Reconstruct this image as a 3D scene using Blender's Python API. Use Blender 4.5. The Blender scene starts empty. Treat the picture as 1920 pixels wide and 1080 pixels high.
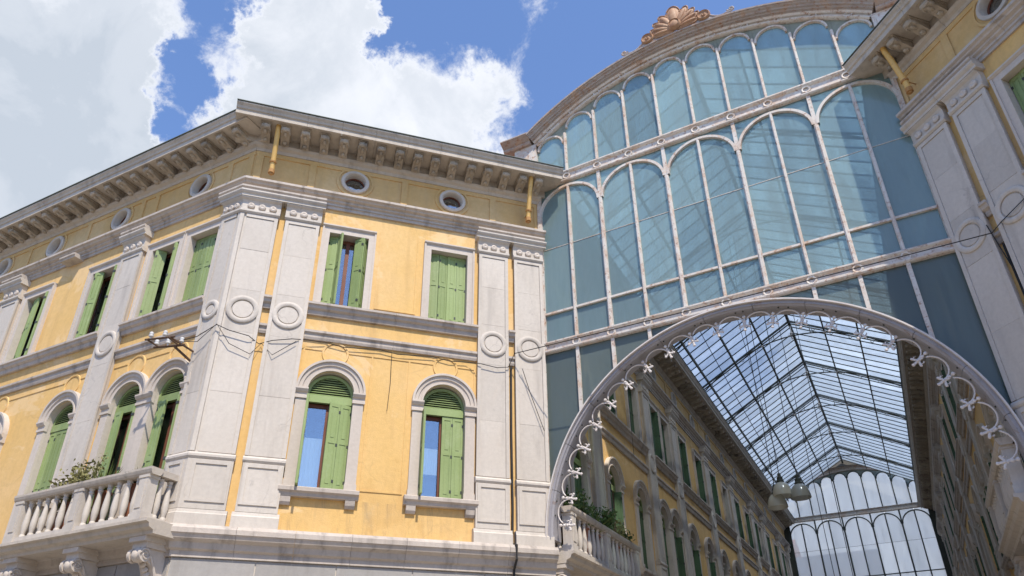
import bpy, math, random
from mathutils import Matrix, Vector
random.seed(7)
PI = math.pi
Q = 2 ** -.5
scene = bpy.context.scene
COL = scene.collection

# ------------------------------------------------------------------ camera
CAMP = (2.3468, -15.9556, 1.6)
yaw, pitch, roll = -0.4821, 0.4999, -0.0113
cy, sy, cp, sp = math.cos(yaw), math.sin(yaw), math.cos(pitch), math.sin(pitch)
fwd = Vector((sy * cp, cy * cp, sp)); rgt0 = Vector((cy, -sy, 0)); up0 = rgt0.cross(fwd)
rgt = math.cos(roll) * rgt0 + math.sin(roll) * up0
upv = -math.sin(roll) * rgt0 + math.cos(roll) * up0
FPX, PPY = 1359.59, 111.0
cd = bpy.data.cameras.new('camera'); cam = bpy.data.objects.new('camera', cd); COL.objects.link(cam)
cam.matrix_world = Matrix(((rgt.x, upv.x, -fwd.x, CAMP[0]), (rgt.y, upv.y, -fwd.y, CAMP[1]), (rgt.z, upv.z, -fwd.z, CAMP[2]), (0, 0, 0, 1)))
cd.sensor_width = 36; cd.lens = 36 * FPX / 1920; cd.shift_y = PPY / 1920
cd.clip_start = .1; cd.clip_end = 3000
scene.camera = cam

def px_dir(x, y):
    return (fwd + rgt * ((x - 960) / FPX) - upv * ((y - 540 - PPY) / FPX)).normalized()

# ------------------------------------------------------------------ light
SUN_EL, SUN_AZ = math.radians(57), math.radians(45.6)      # azimuth to the right of the street side
sdir = Vector((math.sin(SUN_AZ) * math.cos(SUN_EL), -math.cos(SUN_AZ) * math.cos(SUN_EL), math.sin(SUN_EL)))
sl = bpy.data.lights.new('sun', 'SUN'); sl.energy = 4.3; sl.angle = math.radians(.55); sl.color = (1, .92, .80)
so = bpy.data.objects.new('sun', sl); COL.objects.link(so)
so.rotation_euler = sdir.to_track_quat('Z', 'Y').to_euler(); so.location = (20, -30, 60)
scene.view_settings.view_transform = 'Standard'; scene.view_settings.look = 'None'
scene.view_settings.exposure = 0.38; scene.view_settings.gamma = 1
scene.render.engine = 'CYCLES'
scene.cycles.max_bounces = 10; scene.cycles.transparent_max_bounces = 16

# ------------------------------------------------------------------ node helpers
class NT:
    def __init__(s, tree): s.t = tree; s.n = tree.nodes; s.l = tree.links
    def node(s, ty, **k):
        n = s.n.new(ty)
        for a, v in k.items():
            if a.startswith('i_'):
                key = a[2:]
                n.inputs[int(key) if key.isdigit() else key.replace('_', ' ')].default_value = v
            else: setattr(n, a, v)
        return n
    def lk(s, a, b): s.l.new(a, b)
    def noise(s, vec, scale, detail=4, rough=.55, dist=0):
        n = s.node('ShaderNodeTexNoise'); n.inputs['Scale'].default_value = scale; n.inputs['Detail'].default_value = detail
        n.inputs['Roughness'].default_value = rough; n.inputs['Distortion'].default_value = dist
        s.lk(vec, n.inputs['Vector']); return n.outputs['Fac']
    def ramp(s, f, a, b, lo=0., hi=1., smooth=True):
        n = s.node('ShaderNodeMapRange'); n.interpolation_type = 'SMOOTHSTEP' if smooth else 'LINEAR'
        n.inputs['From Min'].default_value = a; n.inputs['From Max'].default_value = b
        n.inputs['To Min'].default_value = lo; n.inputs['To Max'].default_value = hi
        s.lk(f, n.inputs['Value']); return n.outputs['Result']
    def math(s, op, a, b=None, clamp=False):
        n = s.node('ShaderNodeMath', operation=op); n.use_clamp = clamp
        for i, v in enumerate((a, b)):
            if v is None: continue
            if isinstance(v, (int, float)): n.inputs[i].default_value = v
            else: s.lk(v, n.inputs[i])
        return n.outputs[0]
    def mix(s, f, a, b, mode='MIX'):
        n = s.node('ShaderNodeMix', data_type='RGBA', blend_type=mode)
        for i, v in ((0, f), (6, a), (7, b)):
            if isinstance(v, (int, float)): n.inputs[i].default_value = v
            elif isinstance(v, tuple): n.inputs[i].default_value = (*v, 1)
            else: s.lk(v, n.inputs[i])
        return n.outputs[2]
    def scalevec(s, vec, sc):
        n = s.node('ShaderNodeMapping'); n.inputs['Scale'].default_value = sc; s.lk(vec, n.inputs['Vector']); return n.outputs[0]

# ------------------------------------------------------------------ world: sky with clouds
w = bpy.data.worlds.new('World'); scene.world = w; w.use_nodes = True
t = NT(w.node_tree); t.n.clear()
out = t.node('ShaderNodeOutputWorld'); bg = t.node('ShaderNodeBackground'); t.lk(bg.outputs[0], out.inputs[0])
sky = t.node('ShaderNodeTexSky', sky_type='NISHITA', sun_disc=False)
sky.sun_elevation = SUN_EL; sky.sun_rotation = PI - SUN_AZ; sky.air_density = 1.0; sky.dust_density = .3; sky.ozone_density = 3.5
tc = t.node('ShaderNodeTexCoord').outputs['Generated']
n1 = t.noise(tc, 4.2, 12, .66, .5); n2 = t.noise(tc, 17., 10, .68, .6)
nz = t.math('ADD', t.math('MULTIPLY', t.math('SUBTRACT', n1, .5), 2.3), t.math('MULTIPLY', t.math('SUBTRACT', n2, .5), 1.3))
nd = t.node('ShaderNodeTexNoise'); nd.inputs['Scale'].default_value = 7.; nd.inputs['Detail'].default_value = 8; nd.inputs['Roughness'].default_value = .65; t.lk(tc, nd.inputs['Vector'])
vs = t.node('ShaderNodeVectorMath', operation='SUBTRACT'); t.lk(nd.outputs['Color'], vs.inputs[0]); vs.inputs[1].default_value = (.5, .5, .5)
vm = t.node('ShaderNodeVectorMath', operation='SCALE'); t.lk(vs.outputs[0], vm.inputs[0]); vm.inputs['Scale'].default_value = .22
va = t.node('ShaderNodeVectorMath', operation='ADD'); t.lk(tc, va.inputs[0]); t.lk(vm.outputs[0], va.inputs[1])
vn = t.node('ShaderNodeVectorMath', operation='NORMALIZE'); t.lk(va.outputs[0], vn.inputs[0]); tcw = vn.outputs[0]
def blob(px, py, r0, r1, wgt):
    dp = t.node('ShaderNodeVectorMath', operation='DOT_PRODUCT'); t.lk(tcw, dp.inputs[0]); dp.inputs[1].default_value = px_dir(px, py)
    return t.math('MULTIPLY', t.ramp(dp.outputs['Value'], math.cos(math.radians(r1)), math.cos(math.radians(r0))), wgt)
cov = t.math('ADD', nz, -.24)
for b in ((0, 240, 8, 26, 1.2), (560, 240, 2, 10, .85), (790, 225, 2, 8, .9), (930, 270, 1, 6.5, .7), (680, 265, 2, 9, .5), (415, 55, .5, 6.5, -.62), (440, 120, 1, 5, -.5), (385, 150, .5, 4.5, -.35), (1640, 900, 5, 17, .9), (250, 20, 1, 6, .1), (356, 200, .2, 4.6, -.95), (322, 246, .2, 2.4, -.5),
          (590, 60, .4, 4.5, 1.5), (940, 75, .5, 6.5, .82), (770, 20, 3, 8, -.5), (1060, 110, 3, 12, -.5)):
    cov = t.math('ADD', cov, blob(*b))
mask = t.ramp(cov, -.16, .44)
dens = t.ramp(cov, .1, .75)
n3 = t.noise(tc, 5.5, 8, .6, .5)
greyf = t.math('MULTIPLY', t.math('ADD', t.ramp(n3, .38, .62, 0, .5), blob(20, 330, 6, 26, .75)), dens, True)
ccol = t.mix(greyf, (4.95, 5.1, 5.45), (3.05, 3.4, 3.9))
skyc = t.mix(1., sky.outputs[0], (1.16, 1.20, 1.34), 'MULTIPLY')
fin = t.mix(mask, skyc, ccol)
t.lk(fin, bg.inputs['Color']); bg.inputs['Strength'].default_value = .15

# ------------------------------------------------------------------ materials
def newmat(name):
    m = bpy.data.materials.new(name); m.use_nodes = True; n = NT(m.node_tree); n.n.clear()
    o = n.node('ShaderNodeOutputMaterial'); return m, n, o
def rgb(r, g, b):
    f = lambda c: ((c / 255 + .055) / 1.055) ** 2.4 if c > 10 else c / 255 / 12.92
    return (f(r), f(g), f(b))
def surf_mat(name, base, dark, light, rough=.85, big=.5, streak=.6, fine=14., bump=.3, bdist=.01, spec=.25, extra=None, bigamt=.5, rnd=.06):
    m, n, o = newmat(name)
    b = n.node('ShaderNodeBsdfPrincipled'); n.lk(b.outputs[0], o.inputs[0])
    pos = n.node('ShaderNodeNewGeometry').outputs['Position']
    f1 = n.ramp(n.noise(pos, big, 6, .65, .3), .35, .7)
    sv = n.scalevec(pos, (1, 1, .12)); f2 = n.ramp(n.noise(sv, 3.4, 6, .6, .2), .48, .78)
    f3 = n.noise(pos, fine, 5, .7)
    c = n.mix(n.math('MULTIPLY', f1, bigamt), base, light)
    c = n.mix(n.math('MULTIPLY', f2, streak), c, dark)
    c = n.mix(n.ramp(f3, .3, .75, 0, .35), c, tuple(x * .72 for x in base))
    if rnd:
        oi = n.node('ShaderNodeObjectInfo').outputs['Random']
        c = n.mix(1., c, n.mix(oi, (1 - rnd,) * 3, (1 + rnd,) * 3), 'MULTIPLY')
    if extra: c = extra(n, pos, c)
    n.lk(c, b.inputs['Base Color']); b.inputs['Roughness'].default_value = rough; b.inputs['Specular IOR Level'].default_value = spec
    bp = n.node('ShaderNodeBump'); bp.inputs['Strength'].default_value = bump; bp.inputs['Distance'].default_value = bdist
    n.lk(n.math('ADD', f3, n.noise(pos, fine * 4, 3, .6)), bp.inputs['Height']); n.lk(bp.outputs[0], b.inputs['Normal'])
    return m
def stain(col, scale, lo, hi, amt):
    def f(n, pos, c): return n.mix(n.math('MULTIPLY', n.ramp(n.noise(pos, scale, 8, .7, .8), lo, hi), amt), c, col)
    return f
def compose(*fs):
    def f(n, pos, c):
        for g in fs: c = g(n, pos, c)
        return c
    return f
def crack(col, scale, amt):
    def f(n, pos, c):
        v = n.node('ShaderNodeTexVoronoi', feature='DISTANCE_TO_EDGE'); v.inputs['Scale'].default_value = scale
        d = n.node('ShaderNodeVectorMath', operation='ADD'); nn = n.node('ShaderNodeTexNoise'); nn.inputs['Scale'].default_value = 1.3; nn.inputs['Detail'].default_value = 6
        n.lk(pos, nn.inputs['Vector']); n.lk(pos, d.inputs[0]); n.lk(nn.outputs['Color'], d.inputs[1]); n.lk(d.outputs[0], v.inputs['Vector'])
        k = n.math('MULTIPLY', n.ramp(v.outputs[0], .012, 0., 0, 1), n.ramp(n.noise(pos, .6, 3), .5, .62))
        return n.mix(n.math('MULTIPLY', k, amt), c, col)
    return f
def rain(n, pos, c):
    sx = n.node('ShaderNodeSeparateXYZ'); n.lk(pos, sx.inputs[0]); z = sx.outputs[2]; tot = None
    for L, dpt in ((14.56, .9), (11.15, .9), (10.44, .5), (6.46, .9), (16.2, .5)):
        m = n.math('MULTIPLY', n.ramp(z, L - dpt, L), n.math('LESS_THAN', z, L)); tot = m if tot is None else n.math('ADD', tot, m)
    m = n.math('MULTIPLY', n.ramp(z, 5.66, 6.3, 1, 0), n.math('GREATER_THAN', z, 5.0)); tot = n.math('ADD', tot, m)
    st = n.math('MULTIPLY', n.ramp(n.noise(n.scalevec(pos, (1, 1, .16)), 4.2, 8, .75, 1.2), .45, .75), n.ramp(n.noise(pos, .9, 4, .6), .4, .65, .15, 1))
    return n.mix(n.math('MULTIPLY', n.math('MULTIPLY', tot, st, True), .7), c, (.27, .20, .13))
M = {}
M['stucco'] = surf_mat('ochre_stucco', (.70, .455, .175), (.52, .33, .14), (.74, .51, .26), .9, .35, .5, 9., .35, .012, .15, compose(rain, stain((.76, .56, .33), .42, .56, .60, .45), stain((.56, .34, .12), .55, .6, .65, .35), stain((.55, .42, .27), .9, .58, .78, .5), stain((.40, .30, .2), 2.2, .66, .8, .45), crack((.40, .27, .13), .5, .3)), .7, 0)
M['stucco_frieze'] = surf_mat('pale_frieze_stucco', (.60, .395, .165), (.45, .32, .18), (.70, .52, .29), .9, .6, .5, 9., .35, .012, .15, stain((.42, .36, .29), 1.4, .6, .8, .5), .7, 0)
M['stone'] = surf_mat('pale_istrian_stone', (.54, .485, .42), (.29, .255, .225), (.60, .55, .49), .75, .7, .5, 11., .25, .008, .3, compose(stain((.24, .22, .20), 1.6, .62, .8, .6), stain((.5, .38, .28), .9, .6, .8, .35), crack((.25, .22, .2), .7, .3)))
M['stone_trim'] = surf_mat('window_surround_stone', (.55, .48, .41), (.33, .28, .24), (.60, .54, .48), .75, .9, .3, 12., .25, .008, .3, stain((.3, .27, .25), 2.4, .63, .8, .45))
M['stone_band'] = surf_mat('weathered_moulding_stone', (.47, .41, .355), (.18, .155, .135), (.56, .50, .44), .8, .8, .85, 10., .35, .01, .25, stain((.17, .155, .15), 2., .56, .78, .6))
M['cornice'] = surf_mat('cornice_stone', (.50, .44, .37), (.25, .215, .18), (.55, .49, .42), .85, .6, .6, 9., .4, .012, .2, compose(stain((.16, .15, .14), 1.8, .56, .75, .6), stain((.42, .25, .2), 1.1, .62, .72, .4)))
M['modillion'] = surf_mat('modillion_stone', (.42, .36, .29), (.15, .13, .11), (.48, .42, .34), .9, 1.2, .6, 12., .5, .02, .2, stain((.09, .08, .075), 1.1, .52, .68, .8), rnd=.15)
M['grey_panel'] = surf_mat('grey_panel_stone', (.33, .315, .30), (.2, .18, .16), (.40, .37, .34), .8, .7, .5, 10., .3, .01, .25)
M['lead'] = surf_mat('lead_flashing', (.10, .115, .10), (.06, .06, .055), (.14, .15, .13), .7, 1., .3)
M['lead_grey'] = surf_mat('gable_sheet_metal', (.16, .15, .13), (.08, .07, .06), (.22, .2, .18), .7, 1., .3)
M['rooftile'] = surf_mat('clay_roof_tiles', (.36, .16, .09), (.2, .1, .06), (.42, .22, .13), .9, 1., .3)
def rust(n, pos, c):
    k = n.ramp(n.noise(pos, 2.1, 9, .72, .6), .46, .64); k2 = n.ramp(n.noise(pos, 9, 6, .75), .52, .66)
    c = n.mix(n.math('MULTIPLY', k, .55), c, (.50, .30, .17)); return n.mix(n.math('MULTIPLY', k2, .75), c, (.27, .105, .035))
M['iron'] = surf_mat('rust_spotted_white_iron', (.64, .59, .53), (.44, .33, .23), (.68, .65, .60), .55, 1.4, .3, 16., .3, .006, .4, rust, rnd=.04)
M['iron_rusty'] = surf_mat('rusty_cornice_iron', (.40, .345, .31), (.22, .12, .07), (.46, .42, .40), .6, 1.2, .75, 14., .4, .01, .4, rust, rnd=.04)
M['iron_mauve'] = surf_mat('greyish_mauve_ring_paint', (.34, .325, .34), (.2, .18, .165), (.40, .385, .40), .5, 1., .5, 14., .25, .006, .4, compose(stain((.22, .13, .08), 3, .57, .7, .7), stain((.13, .10, .09), 7, .6, .72, .6)), rnd=0)
M['iron_white'] = surf_mat('white_cast_iron', (.66, .60, .55), (.42, .3, .24), (.7, .66, .63), .5, 2., .4, 20., .25, .005, .4, stain((.4, .2, .1), 6, .6, .72, .5))
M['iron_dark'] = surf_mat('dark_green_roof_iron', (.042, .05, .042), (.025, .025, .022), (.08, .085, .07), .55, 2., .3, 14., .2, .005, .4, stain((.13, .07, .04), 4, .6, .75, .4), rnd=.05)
M['iron_pale'] = surf_mat('pale_truss_iron', (.30, .29, .26), (.12, .1, .08), (.4, .39, .36), .55, 2., .4)
M['copper'] = surf_mat('rust_brown_ornament', (.36, .19, .10), (.10, .05, .025), (.50, .33, .2), .6, 3., .45, 14., .5, .01, .4, stain((.60, .45, .33), 3.5, .55, .7, .4), rnd=.12)
M['spandrel'] = surf_mat('grey_green_sheet', (.25, .27, .22), (.15, .14, .1), (.3, .32, .27), .6, 2., .3)
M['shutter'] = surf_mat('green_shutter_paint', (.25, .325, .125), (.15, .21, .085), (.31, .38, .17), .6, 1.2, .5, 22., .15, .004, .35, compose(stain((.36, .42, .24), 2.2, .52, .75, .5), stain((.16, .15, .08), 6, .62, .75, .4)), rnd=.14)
M['shutter_dark'] = surf_mat('green_shutter_paint_in_shade', (.07, .13, .065), (.045, .08, .04), (.10, .16, .08), .5, 1.2, .35, 22., .15, .004, .35, rnd=.12)  # darker copy of the shutter green with the arcade shade in its colour
M['timber'] = surf_mat('reddish_window_timber', (.17, .065, .04), (.08, .03, .02), (.24, .1, .06), .55, 3., .4)
M['pipe'] = surf_mat('yellow_downpipe', (.68, .42, .12), (.34, .17, .06), (.74, .5, .2), .5, 2., .4, 14., .2, .004, .4, stain((.25, .12, .05), 5, .6, .7, .6), rnd=0)
M['pipe_rust'] = surf_mat('rust_collar', (.40, .2, .07), (.2, .09, .03), (.5, .3, .12), .7)
M['rust_arm'] = surf_mat('dark_rusty_bracket', (.12, .075, .05), (.06, .04, .03), (.2, .12, .08), .7)
M['cable'] = surf_mat('black_cable', (.03, .028, .027), (.02, .02, .02), (.06, .055, .05), .6)
M['porcelain'] = surf_mat('white_porcelain', (.7, .69, .66), (.5, .48, .45), (.8, .79, .76), .25, spec=.5)
M['paving'] = surf_mat('piazza_paving', (.30, .27, .23), (.2, .175, .15), (.36, .325, .28), .85, .5, .4)
M['road'] = surf_mat('gallery_floor', (.44, .38, .31), (.3, .26, .22), (.5, .44, .37), .6, .5, .4)
M['soil'] = surf_mat('terracotta', (.28, .12, .07), (.16, .08, .05), (.35, .18, .1), .9)
M['leaf'] = surf_mat('dark_green_leaf', (.055, .095, .028), (.03, .05, .015), (.10, .15, .04), .6, 6., .3, rnd=.3)
M['leaf_light'] = surf_mat('yellow_green_leaf', (.14, .19, .05), (.08, .1, .03), (.22, .24, .07), .6, 6., .3, rnd=.3)
M['leaf_dry'] = surf_mat('dry_straw_leaf', (.20, .19, .07), (.14, .11, .05), (.30, .26, .12), .8, 6., .3, rnd=.3)
M['window_dark'] = surf_mat('dark_shuttered_window', (.05, .06, .05), (.03, .03, .03), (.08, .09, .08), .4)
M['curtain'] = surf_mat('white_curtain', (.62, .68, .70), (.5, .55, .58), (.72, .76, .78), .9, 2., .4, rnd=0)
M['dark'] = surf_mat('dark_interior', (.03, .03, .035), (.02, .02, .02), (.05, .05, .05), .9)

def glass(name, tint, milk, milk_amt, gloss, rough=.05, transl=.5, wave=.0, dirt=.4):
    m, n, o = newmat(name)
    pos = n.node('ShaderNodeNewGeometry').outputs['Position']
    tr = n.node('ShaderNodeBsdfTransparent'); tr.inputs[0].default_value = (*tint, 1)
    df = n.node('ShaderNodeBsdfDiffuse'); tl = n.node('ShaderNodeBsdfTranslucent'); gl = n.node('ShaderNodeBsdfGlossy')
    sv = n.scalevec(pos, (1, 1, .16)); f = n.ramp(n.noise(sv, 2.6, 7, .65, .4), .3, .75)
    oi = n.node('ShaderNodeObjectInfo').outputs['Random']
    c = n.mix(n.math('MULTIPLY', f, .5), milk, tuple(x * .62 for x in milk)); c = n.mix(1., c, n.mix(oi, (.76, .78, .80), (1.2, 1.18, 1.14)), 'MULTIPLY')
    n.lk(c, df.inputs[0]); n.lk(c, tl.inputs[0]); gl.inputs['Roughness'].default_value = rough; gl.inputs[0].default_value = (.9, .95, 1, 1)
    bp = n.node('ShaderNodeBump'); bp.inputs['Strength'].default_value = .25 + wave; bp.inputs['Distance'].default_value = .02
    n.lk(n.noise(pos, 1.7, 2), bp.inputs['Height']); n.lk(bp.outputs[0], gl.inputs['Normal'])
    a = n.node('ShaderNodeMixShader'); a.inputs[0].default_value = transl; n.lk(df.outputs[0], a.inputs[1]); n.lk(tl.outputs[0], a.inputs[2])
    b = n.node('ShaderNodeMixShader'); n.lk(n.math('ADD', n.math('MULTIPLY', f, dirt * .3), milk_amt), b.inputs[0]); n.lk(tr.outputs[0], b.inputs[1]); n.lk(a.outputs[0], b.inputs[2])
    g = n.node('ShaderNodeMixShader'); fr = n.node('ShaderNodeLayerWeight')
    n.lk(n.math('ADD', n.math('MULTIPLY', n.math('POWER', fr.outputs['Facing'], 5), .8), gloss + .02, True), g.inputs[0]); n.lk(b.outputs[0], g.inputs[1]); n.lk(gl.outputs[0], g.inputs[2])
    n.lk(g.outputs[0], o.inputs[0]); return m
M['screen_glass'] = glass('blue_frosted_glass', (.76, .90, .88), (.43, .55, .555), .46, .02, .12, .45, dirt=.8)
M['spandrel_glass'] = glass('ribbed_lower_glass', (.56, .64, .62), (.235, .285, .275), .48, .0, .2, .3, dirt=.6)
M['far_glass'] = glass('milky_end_glass', (.9, .93, .96), (.92, .91, .90), .42, .02, .25, .85)
M['roof_glass'] = glass('roof_glass_sheet', (.80, .86, .91), (.54, .60, .67), .5, .0, .2, .95, dirt=.25)
M['window_glass'] = glass('window_pane_glass', (.86, .90, .92), (.1, .14, .18), .03, .21, .02, .3, dirt=.1)
M['lamp_glass'] = glass('opal_lamp_glass', (.6, .6, .58), (.80, .78, .70), .85, .05, .2, .5)

# ------------------------------------------------------------------ mesh helper
class MB:
    def __init__(s): s.v = []; s.f = []
    def quad(s, *p): k = len(s.v); s.v += list(p); s.f.append(tuple(range(k, k + len(p))))
    def box(s, x0, x1, y0, y1, z0, z1):
        k = len(s.v); s.v += [(x, y, z) for x in (x0, x1) for y in (y0, y1) for z in (z0, z1)]
        s.f += [tuple(k + i for i in q) for q in ((0, 1, 3, 2), (4, 6, 7, 5), (0, 4, 5, 1), (2, 3, 7, 6), (0, 2, 6, 4), (1, 5, 7, 3))]; return s
    def xbox(s, x0, x1, y0, y1, z0, z1, M4):
        k = len(s.v); s.box(x0, x1, y0, y1, z0, z1)
        for i in range(k, len(s.v)): s.v[i] = tuple(M4 @ Vector(s.v[i]))
        return s
    def extrude(s, prof, u0, u1, k0=0, k1=0, cap=True):      # prof: (n, z) closed polygon, swept along x
        k = len(s.v); N = len(prof)
        s.v += [(u0 + k0 * n, n, z) for n, z in prof] + [(u1 + k1 * n, n, z) for n, z in prof]
        s.f += [(k + i, k + (i + 1) % N, k + N + (i + 1) % N, k + N + i) for i in range(N)]
        if cap: s.f += [tuple(range(k, k + N)), tuple(range(k + 2 * N - 1, k + N - 1, -1))]
        return s
    def revolve(s, cx, cz, prof, a0=0, a1=2 * PI, seg=24, closed=True):   # prof: (r, n) about the n axis
        full = abs(a1 - a0 - 2 * PI) < 1e-6; k = len(s.v); N = len(prof); S = seg if full else seg + 1
        for i in range(S):
            a = a0 + (a1 - a0) * i / seg; c, si = math.cos(a), math.sin(a)
            s.v += [(cx + r * c, n, cz + r * si) for r, n in prof]
        for i in range(seg):
            A = k + i * N; B = k + ((i + 1) % S) * N
            for j in range(N if closed else N - 1):
                j2 = (j + 1) % N; s.f.append((A + j, A + j2, B + j2, B + j))
        if not full and closed: s.f += [tuple(range(k, k + N)), tuple(range(k + (S - 1) * N, k + S * N))]
        return s
    def lathe(s, cx, cyy, prof, seg=12, cap=True):      # prof: (r, z)
        k = len(s.v); N = len(prof)
        for i in range(seg):
            a = 2 * PI * i / seg
            s.v += [(cx + r * math.cos(a), cyy + r * math.sin(a), z) for r, z in prof]
        for i in range(seg):
            A = k + i * N; B = k + ((i + 1) % seg) * N
            s.f += [(A + j, A + j + 1, B + j + 1, B + j) for j in range(N - 1)]
        if cap: s.f += [tuple(k + i * N for i in range(seg)), tuple(k + i * N + N - 1 for i in range(seg))]
        return s
    def tube(s, pts, r, seg=6, r1=None):
        pts = [Vector(p) for p in pts]; k = len(s.v); n = len(pts)
        for i, p in enumerate(pts):
            d = (pts[min(i + 1, n - 1)] - pts[max(i - 1, 0)]).normalized()
            a = d.orthogonal().normalized() if abs(d.z) > .9 else d.cross(Vector((0, 0, 1))).normalized()
            b = d.cross(a); rr = r if r1 is None else r + (r1 - r) * i / (n - 1)
            for j in range(seg):
                t_ = 2 * PI * j / seg; s.v.append(tuple(p + (a * math.cos(t_) + b * math.sin(t_)) * rr))
        for i in range(n - 1):
            for j in range(seg):
                A = k + i * seg; s.f.append((A + j, A + (j + 1) % seg, A + seg + (j + 1) % seg, A + seg + j))
        s.f += [tuple(range(k, k + seg)), tuple(range(k + (n - 1) * seg, k + n * seg))]
        return s
    def ellip(s, c, rad, M3=None, su=8, sv=6, ridge=0):
        k = len(s.v)
        for i in range(sv + 1):
            th = PI * i / sv
            for j in range(su):
                ph = 2 * PI * j / su
                p = Vector((rad[0] * math.sin(th) * math.cos(ph), rad[1] * math.sin(th) * math.sin(ph), rad[2] * math.cos(th)))
                if M3: p = M3 @ p
                s.v.append(tuple(p + Vector(c)))
        for i in range(sv):
            for j in range(su): s.f.append((k + i * su + j, k + i * su + (j + 1) % su, k + (i + 1) * su + (j + 1) % su, k + (i + 1) * su + j))
        return s
    def prism(s, poly, y0, y1):      # polygon in (x, z) given depth
        k = len(s.v); N = len(poly)
        s.v += [(x, y0, z) for x, z in poly] + [(x, y1, z) for x, z in poly]
        s.f += [tuple(range(k, k + N)), tuple(range(k + 2 * N - 1, k + N - 1, -1))] + [(k + i, k + (i + 1) % N, k + N + (i + 1) % N, k + N + i) for i in range(N)]
        return s
    def mesh(s, name, mat, smooth=False):
        me = bpy.data.meshes.new(name); me.from_pydata(s.v, [], s.f); me.materials.append(mat)
        if smooth:
            me.polygons.foreach_set('use_smooth', [True] * len(me.polygons)); me.update()
            try: me.set_sharp_from_angle(angle=math.radians(40))
            except Exception: pass
        me.update(); return me

WORLD = {}
def put(name, me, Mw=Matrix.Identity(4), parent=None, **props):
    o = bpy.data.objects.new(name, me); COL.objects.link(o)
    if parent is not None:
        o.parent = parent; o.matrix_parent_inverse = WORLD[parent.name].inverted()
    o.matrix_basis = Mw; WORLD[o.name] = Mw.copy()
    for k, v in props.items(): o[k] = v
    return o
def thing(name, label, cat, loc=(0, 0, 0), group=None):
    o = put(name, None, Matrix.Translation(loc)); o['label'] = label; o['category'] = cat; o.empty_display_size = .3
    if group: o['group'] = group
    return o
CACHE = {}
def cached(key, fn):
    if key not in CACHE: CACHE[key] = fn()
    return CACHE[key]
def T(x=0, y=0, z=0): return Matrix.Translation((x, y, z))
def RZ(a): return Matrix.Rotation(a, 4, 'Z')

# ------------------------------------------------------------------ setting
put('ground', MB().box(-400, 400, -400, 400, -.5, 0).mesh('ground', M['paving']), kind='structure')
put('gallery_floor', MB().box(-5.35, 5.35, .3, 44.5, .004, .03).mesh('gallery_floor', M['road']), kind='structure')

# ------------------------------------------------------------------ facade frames (u along wall, n outward, z up)
LF, AL = 8.3, math.radians(1.6)
KX, KY = -5 - LF * Q, -LF * Q
def frame(o, u, n): return Matrix(((u[0], n[0], 0, o[0]), (u[1], n[1], 0, o[1]), (0, 0, 1, 0), (0, 0, 0, 1)))
FF = frame((-5, 0), (-Q, -Q), (Q, -Q))
FL = frame((KX, KY), (-math.cos(AL), -math.sin(AL)), (math.sin(AL), -math.cos(AL)))
FG = frame((-5.4, 0), (0, 1), (1, 0))
MIR = Matrix.Scale(-1, 4, (1, 0, 0))
KM = math.tan(math.radians((45 - 1.6) / 2))

def wall_mesh(key, u0, u1, z0, z1, ops, mat, depth=.3):
    # ops: ('r',u0,u1,z0,z1) | ('a',cx,r,z0,zs) | ('o',cx,cz,r)
    def fn():
        b = MB(); cur = u0; rv = []
        def q(ua, ub, za, zb):
            if ub - ua > 1e-5 and zb - za > 1e-5: b.quad((ua, 0, za), (ub, 0, za), (ub, 0, zb), (ua, 0, zb))
        def rev(p, r): rv.append(len(b.f)); b.quad((p[0], 0, p[1]), (r[0], 0, r[1]), (r[0], -depth, r[1]), (p[0], -depth, p[1]))
        for o in sorted(ops, key=lambda o: o[1] if o[0] == 'r' else o[1] - (o[2] if o[0] == 'a' else o[3])):
            if o[0] == 'r':
                a, c, za, zb = o[1:]; q(cur, a, z0, z1); q(a, c, z0, za); q(a, c, zb, z1); pts = [(a, za), (c, za), (c, zb), (a, zb)]
            elif o[0] == 'a':
                cx, r, za, zs = o[1:]; a, c = cx - r, cx + r; q(cur, a, z0, z1); q(a, c, z0, za)
                arc = [(cx + r * math.cos(t_), zs + r * math.sin(t_)) for t_ in [PI * i / 20 for i in range(21)]]
                for i in range(20):
                    p, r_ = arc[i], arc[i + 1]; b.quad((p[0], 0, p[1]), (p[0], 0, z1), (r_[0], 0, z1), (r_[0], 0, r_[1]))
                pts = [(a, za), (c, za)] + arc
            else:
                cx, cz, r = o[1:]; a, c = cx - r, cx + r; q(cur, a, z0, z1); pts = [(cx + r * math.cos(2 * PI * i / 28), cz + r * math.sin(2 * PI * i / 28)) for i in range(28)]
                for i in range(28):
                    p, r_ = pts[i], pts[(i + 1) % 28]; ze = z1 if i < 14 else z0
                    b.quad((p[0], 0, p[1]), (p[0], 0, ze), (r_[0], 0, ze), (r_[0], 0, r_[1]))
            for i in range(len(pts)): rev(pts[i], pts[(i + 1) % len(pts)])
            cur = c
        q(cur, u1, z0, z1)
        me = b.mesh('wall', mat); me.materials.append(M['stone_trim'])
        for i in rv: me.polygons[i].material_index = 1
        return me
    return cached(key, fn)

def mould(name, mat, parent, fr, prof, u0, u1, seg, k0=0, k1=0, flash=None):
    n = max(1, round((u1 - u0) / seg)); L = (u1 - u0) / n; key = (name, tuple(prof), mat.name, round(L, 4))
    for i in range(n):
        a = u0 + i * L
        if (i == 0 and k0) or (i == n - 1 and k1):
            me = MB().extrude(prof, 0.003, L - .003, k0 if i == 0 else 0, k1 if i == n - 1 else 0).mesh(name, mat)
        else: me = cached(key, lambda: MB().extrude(prof, .003, L - .003).mesh(name, mat))
        put(name, me, fr @ T(a, random.uniform(-.002, .002), 0), parent)

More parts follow.
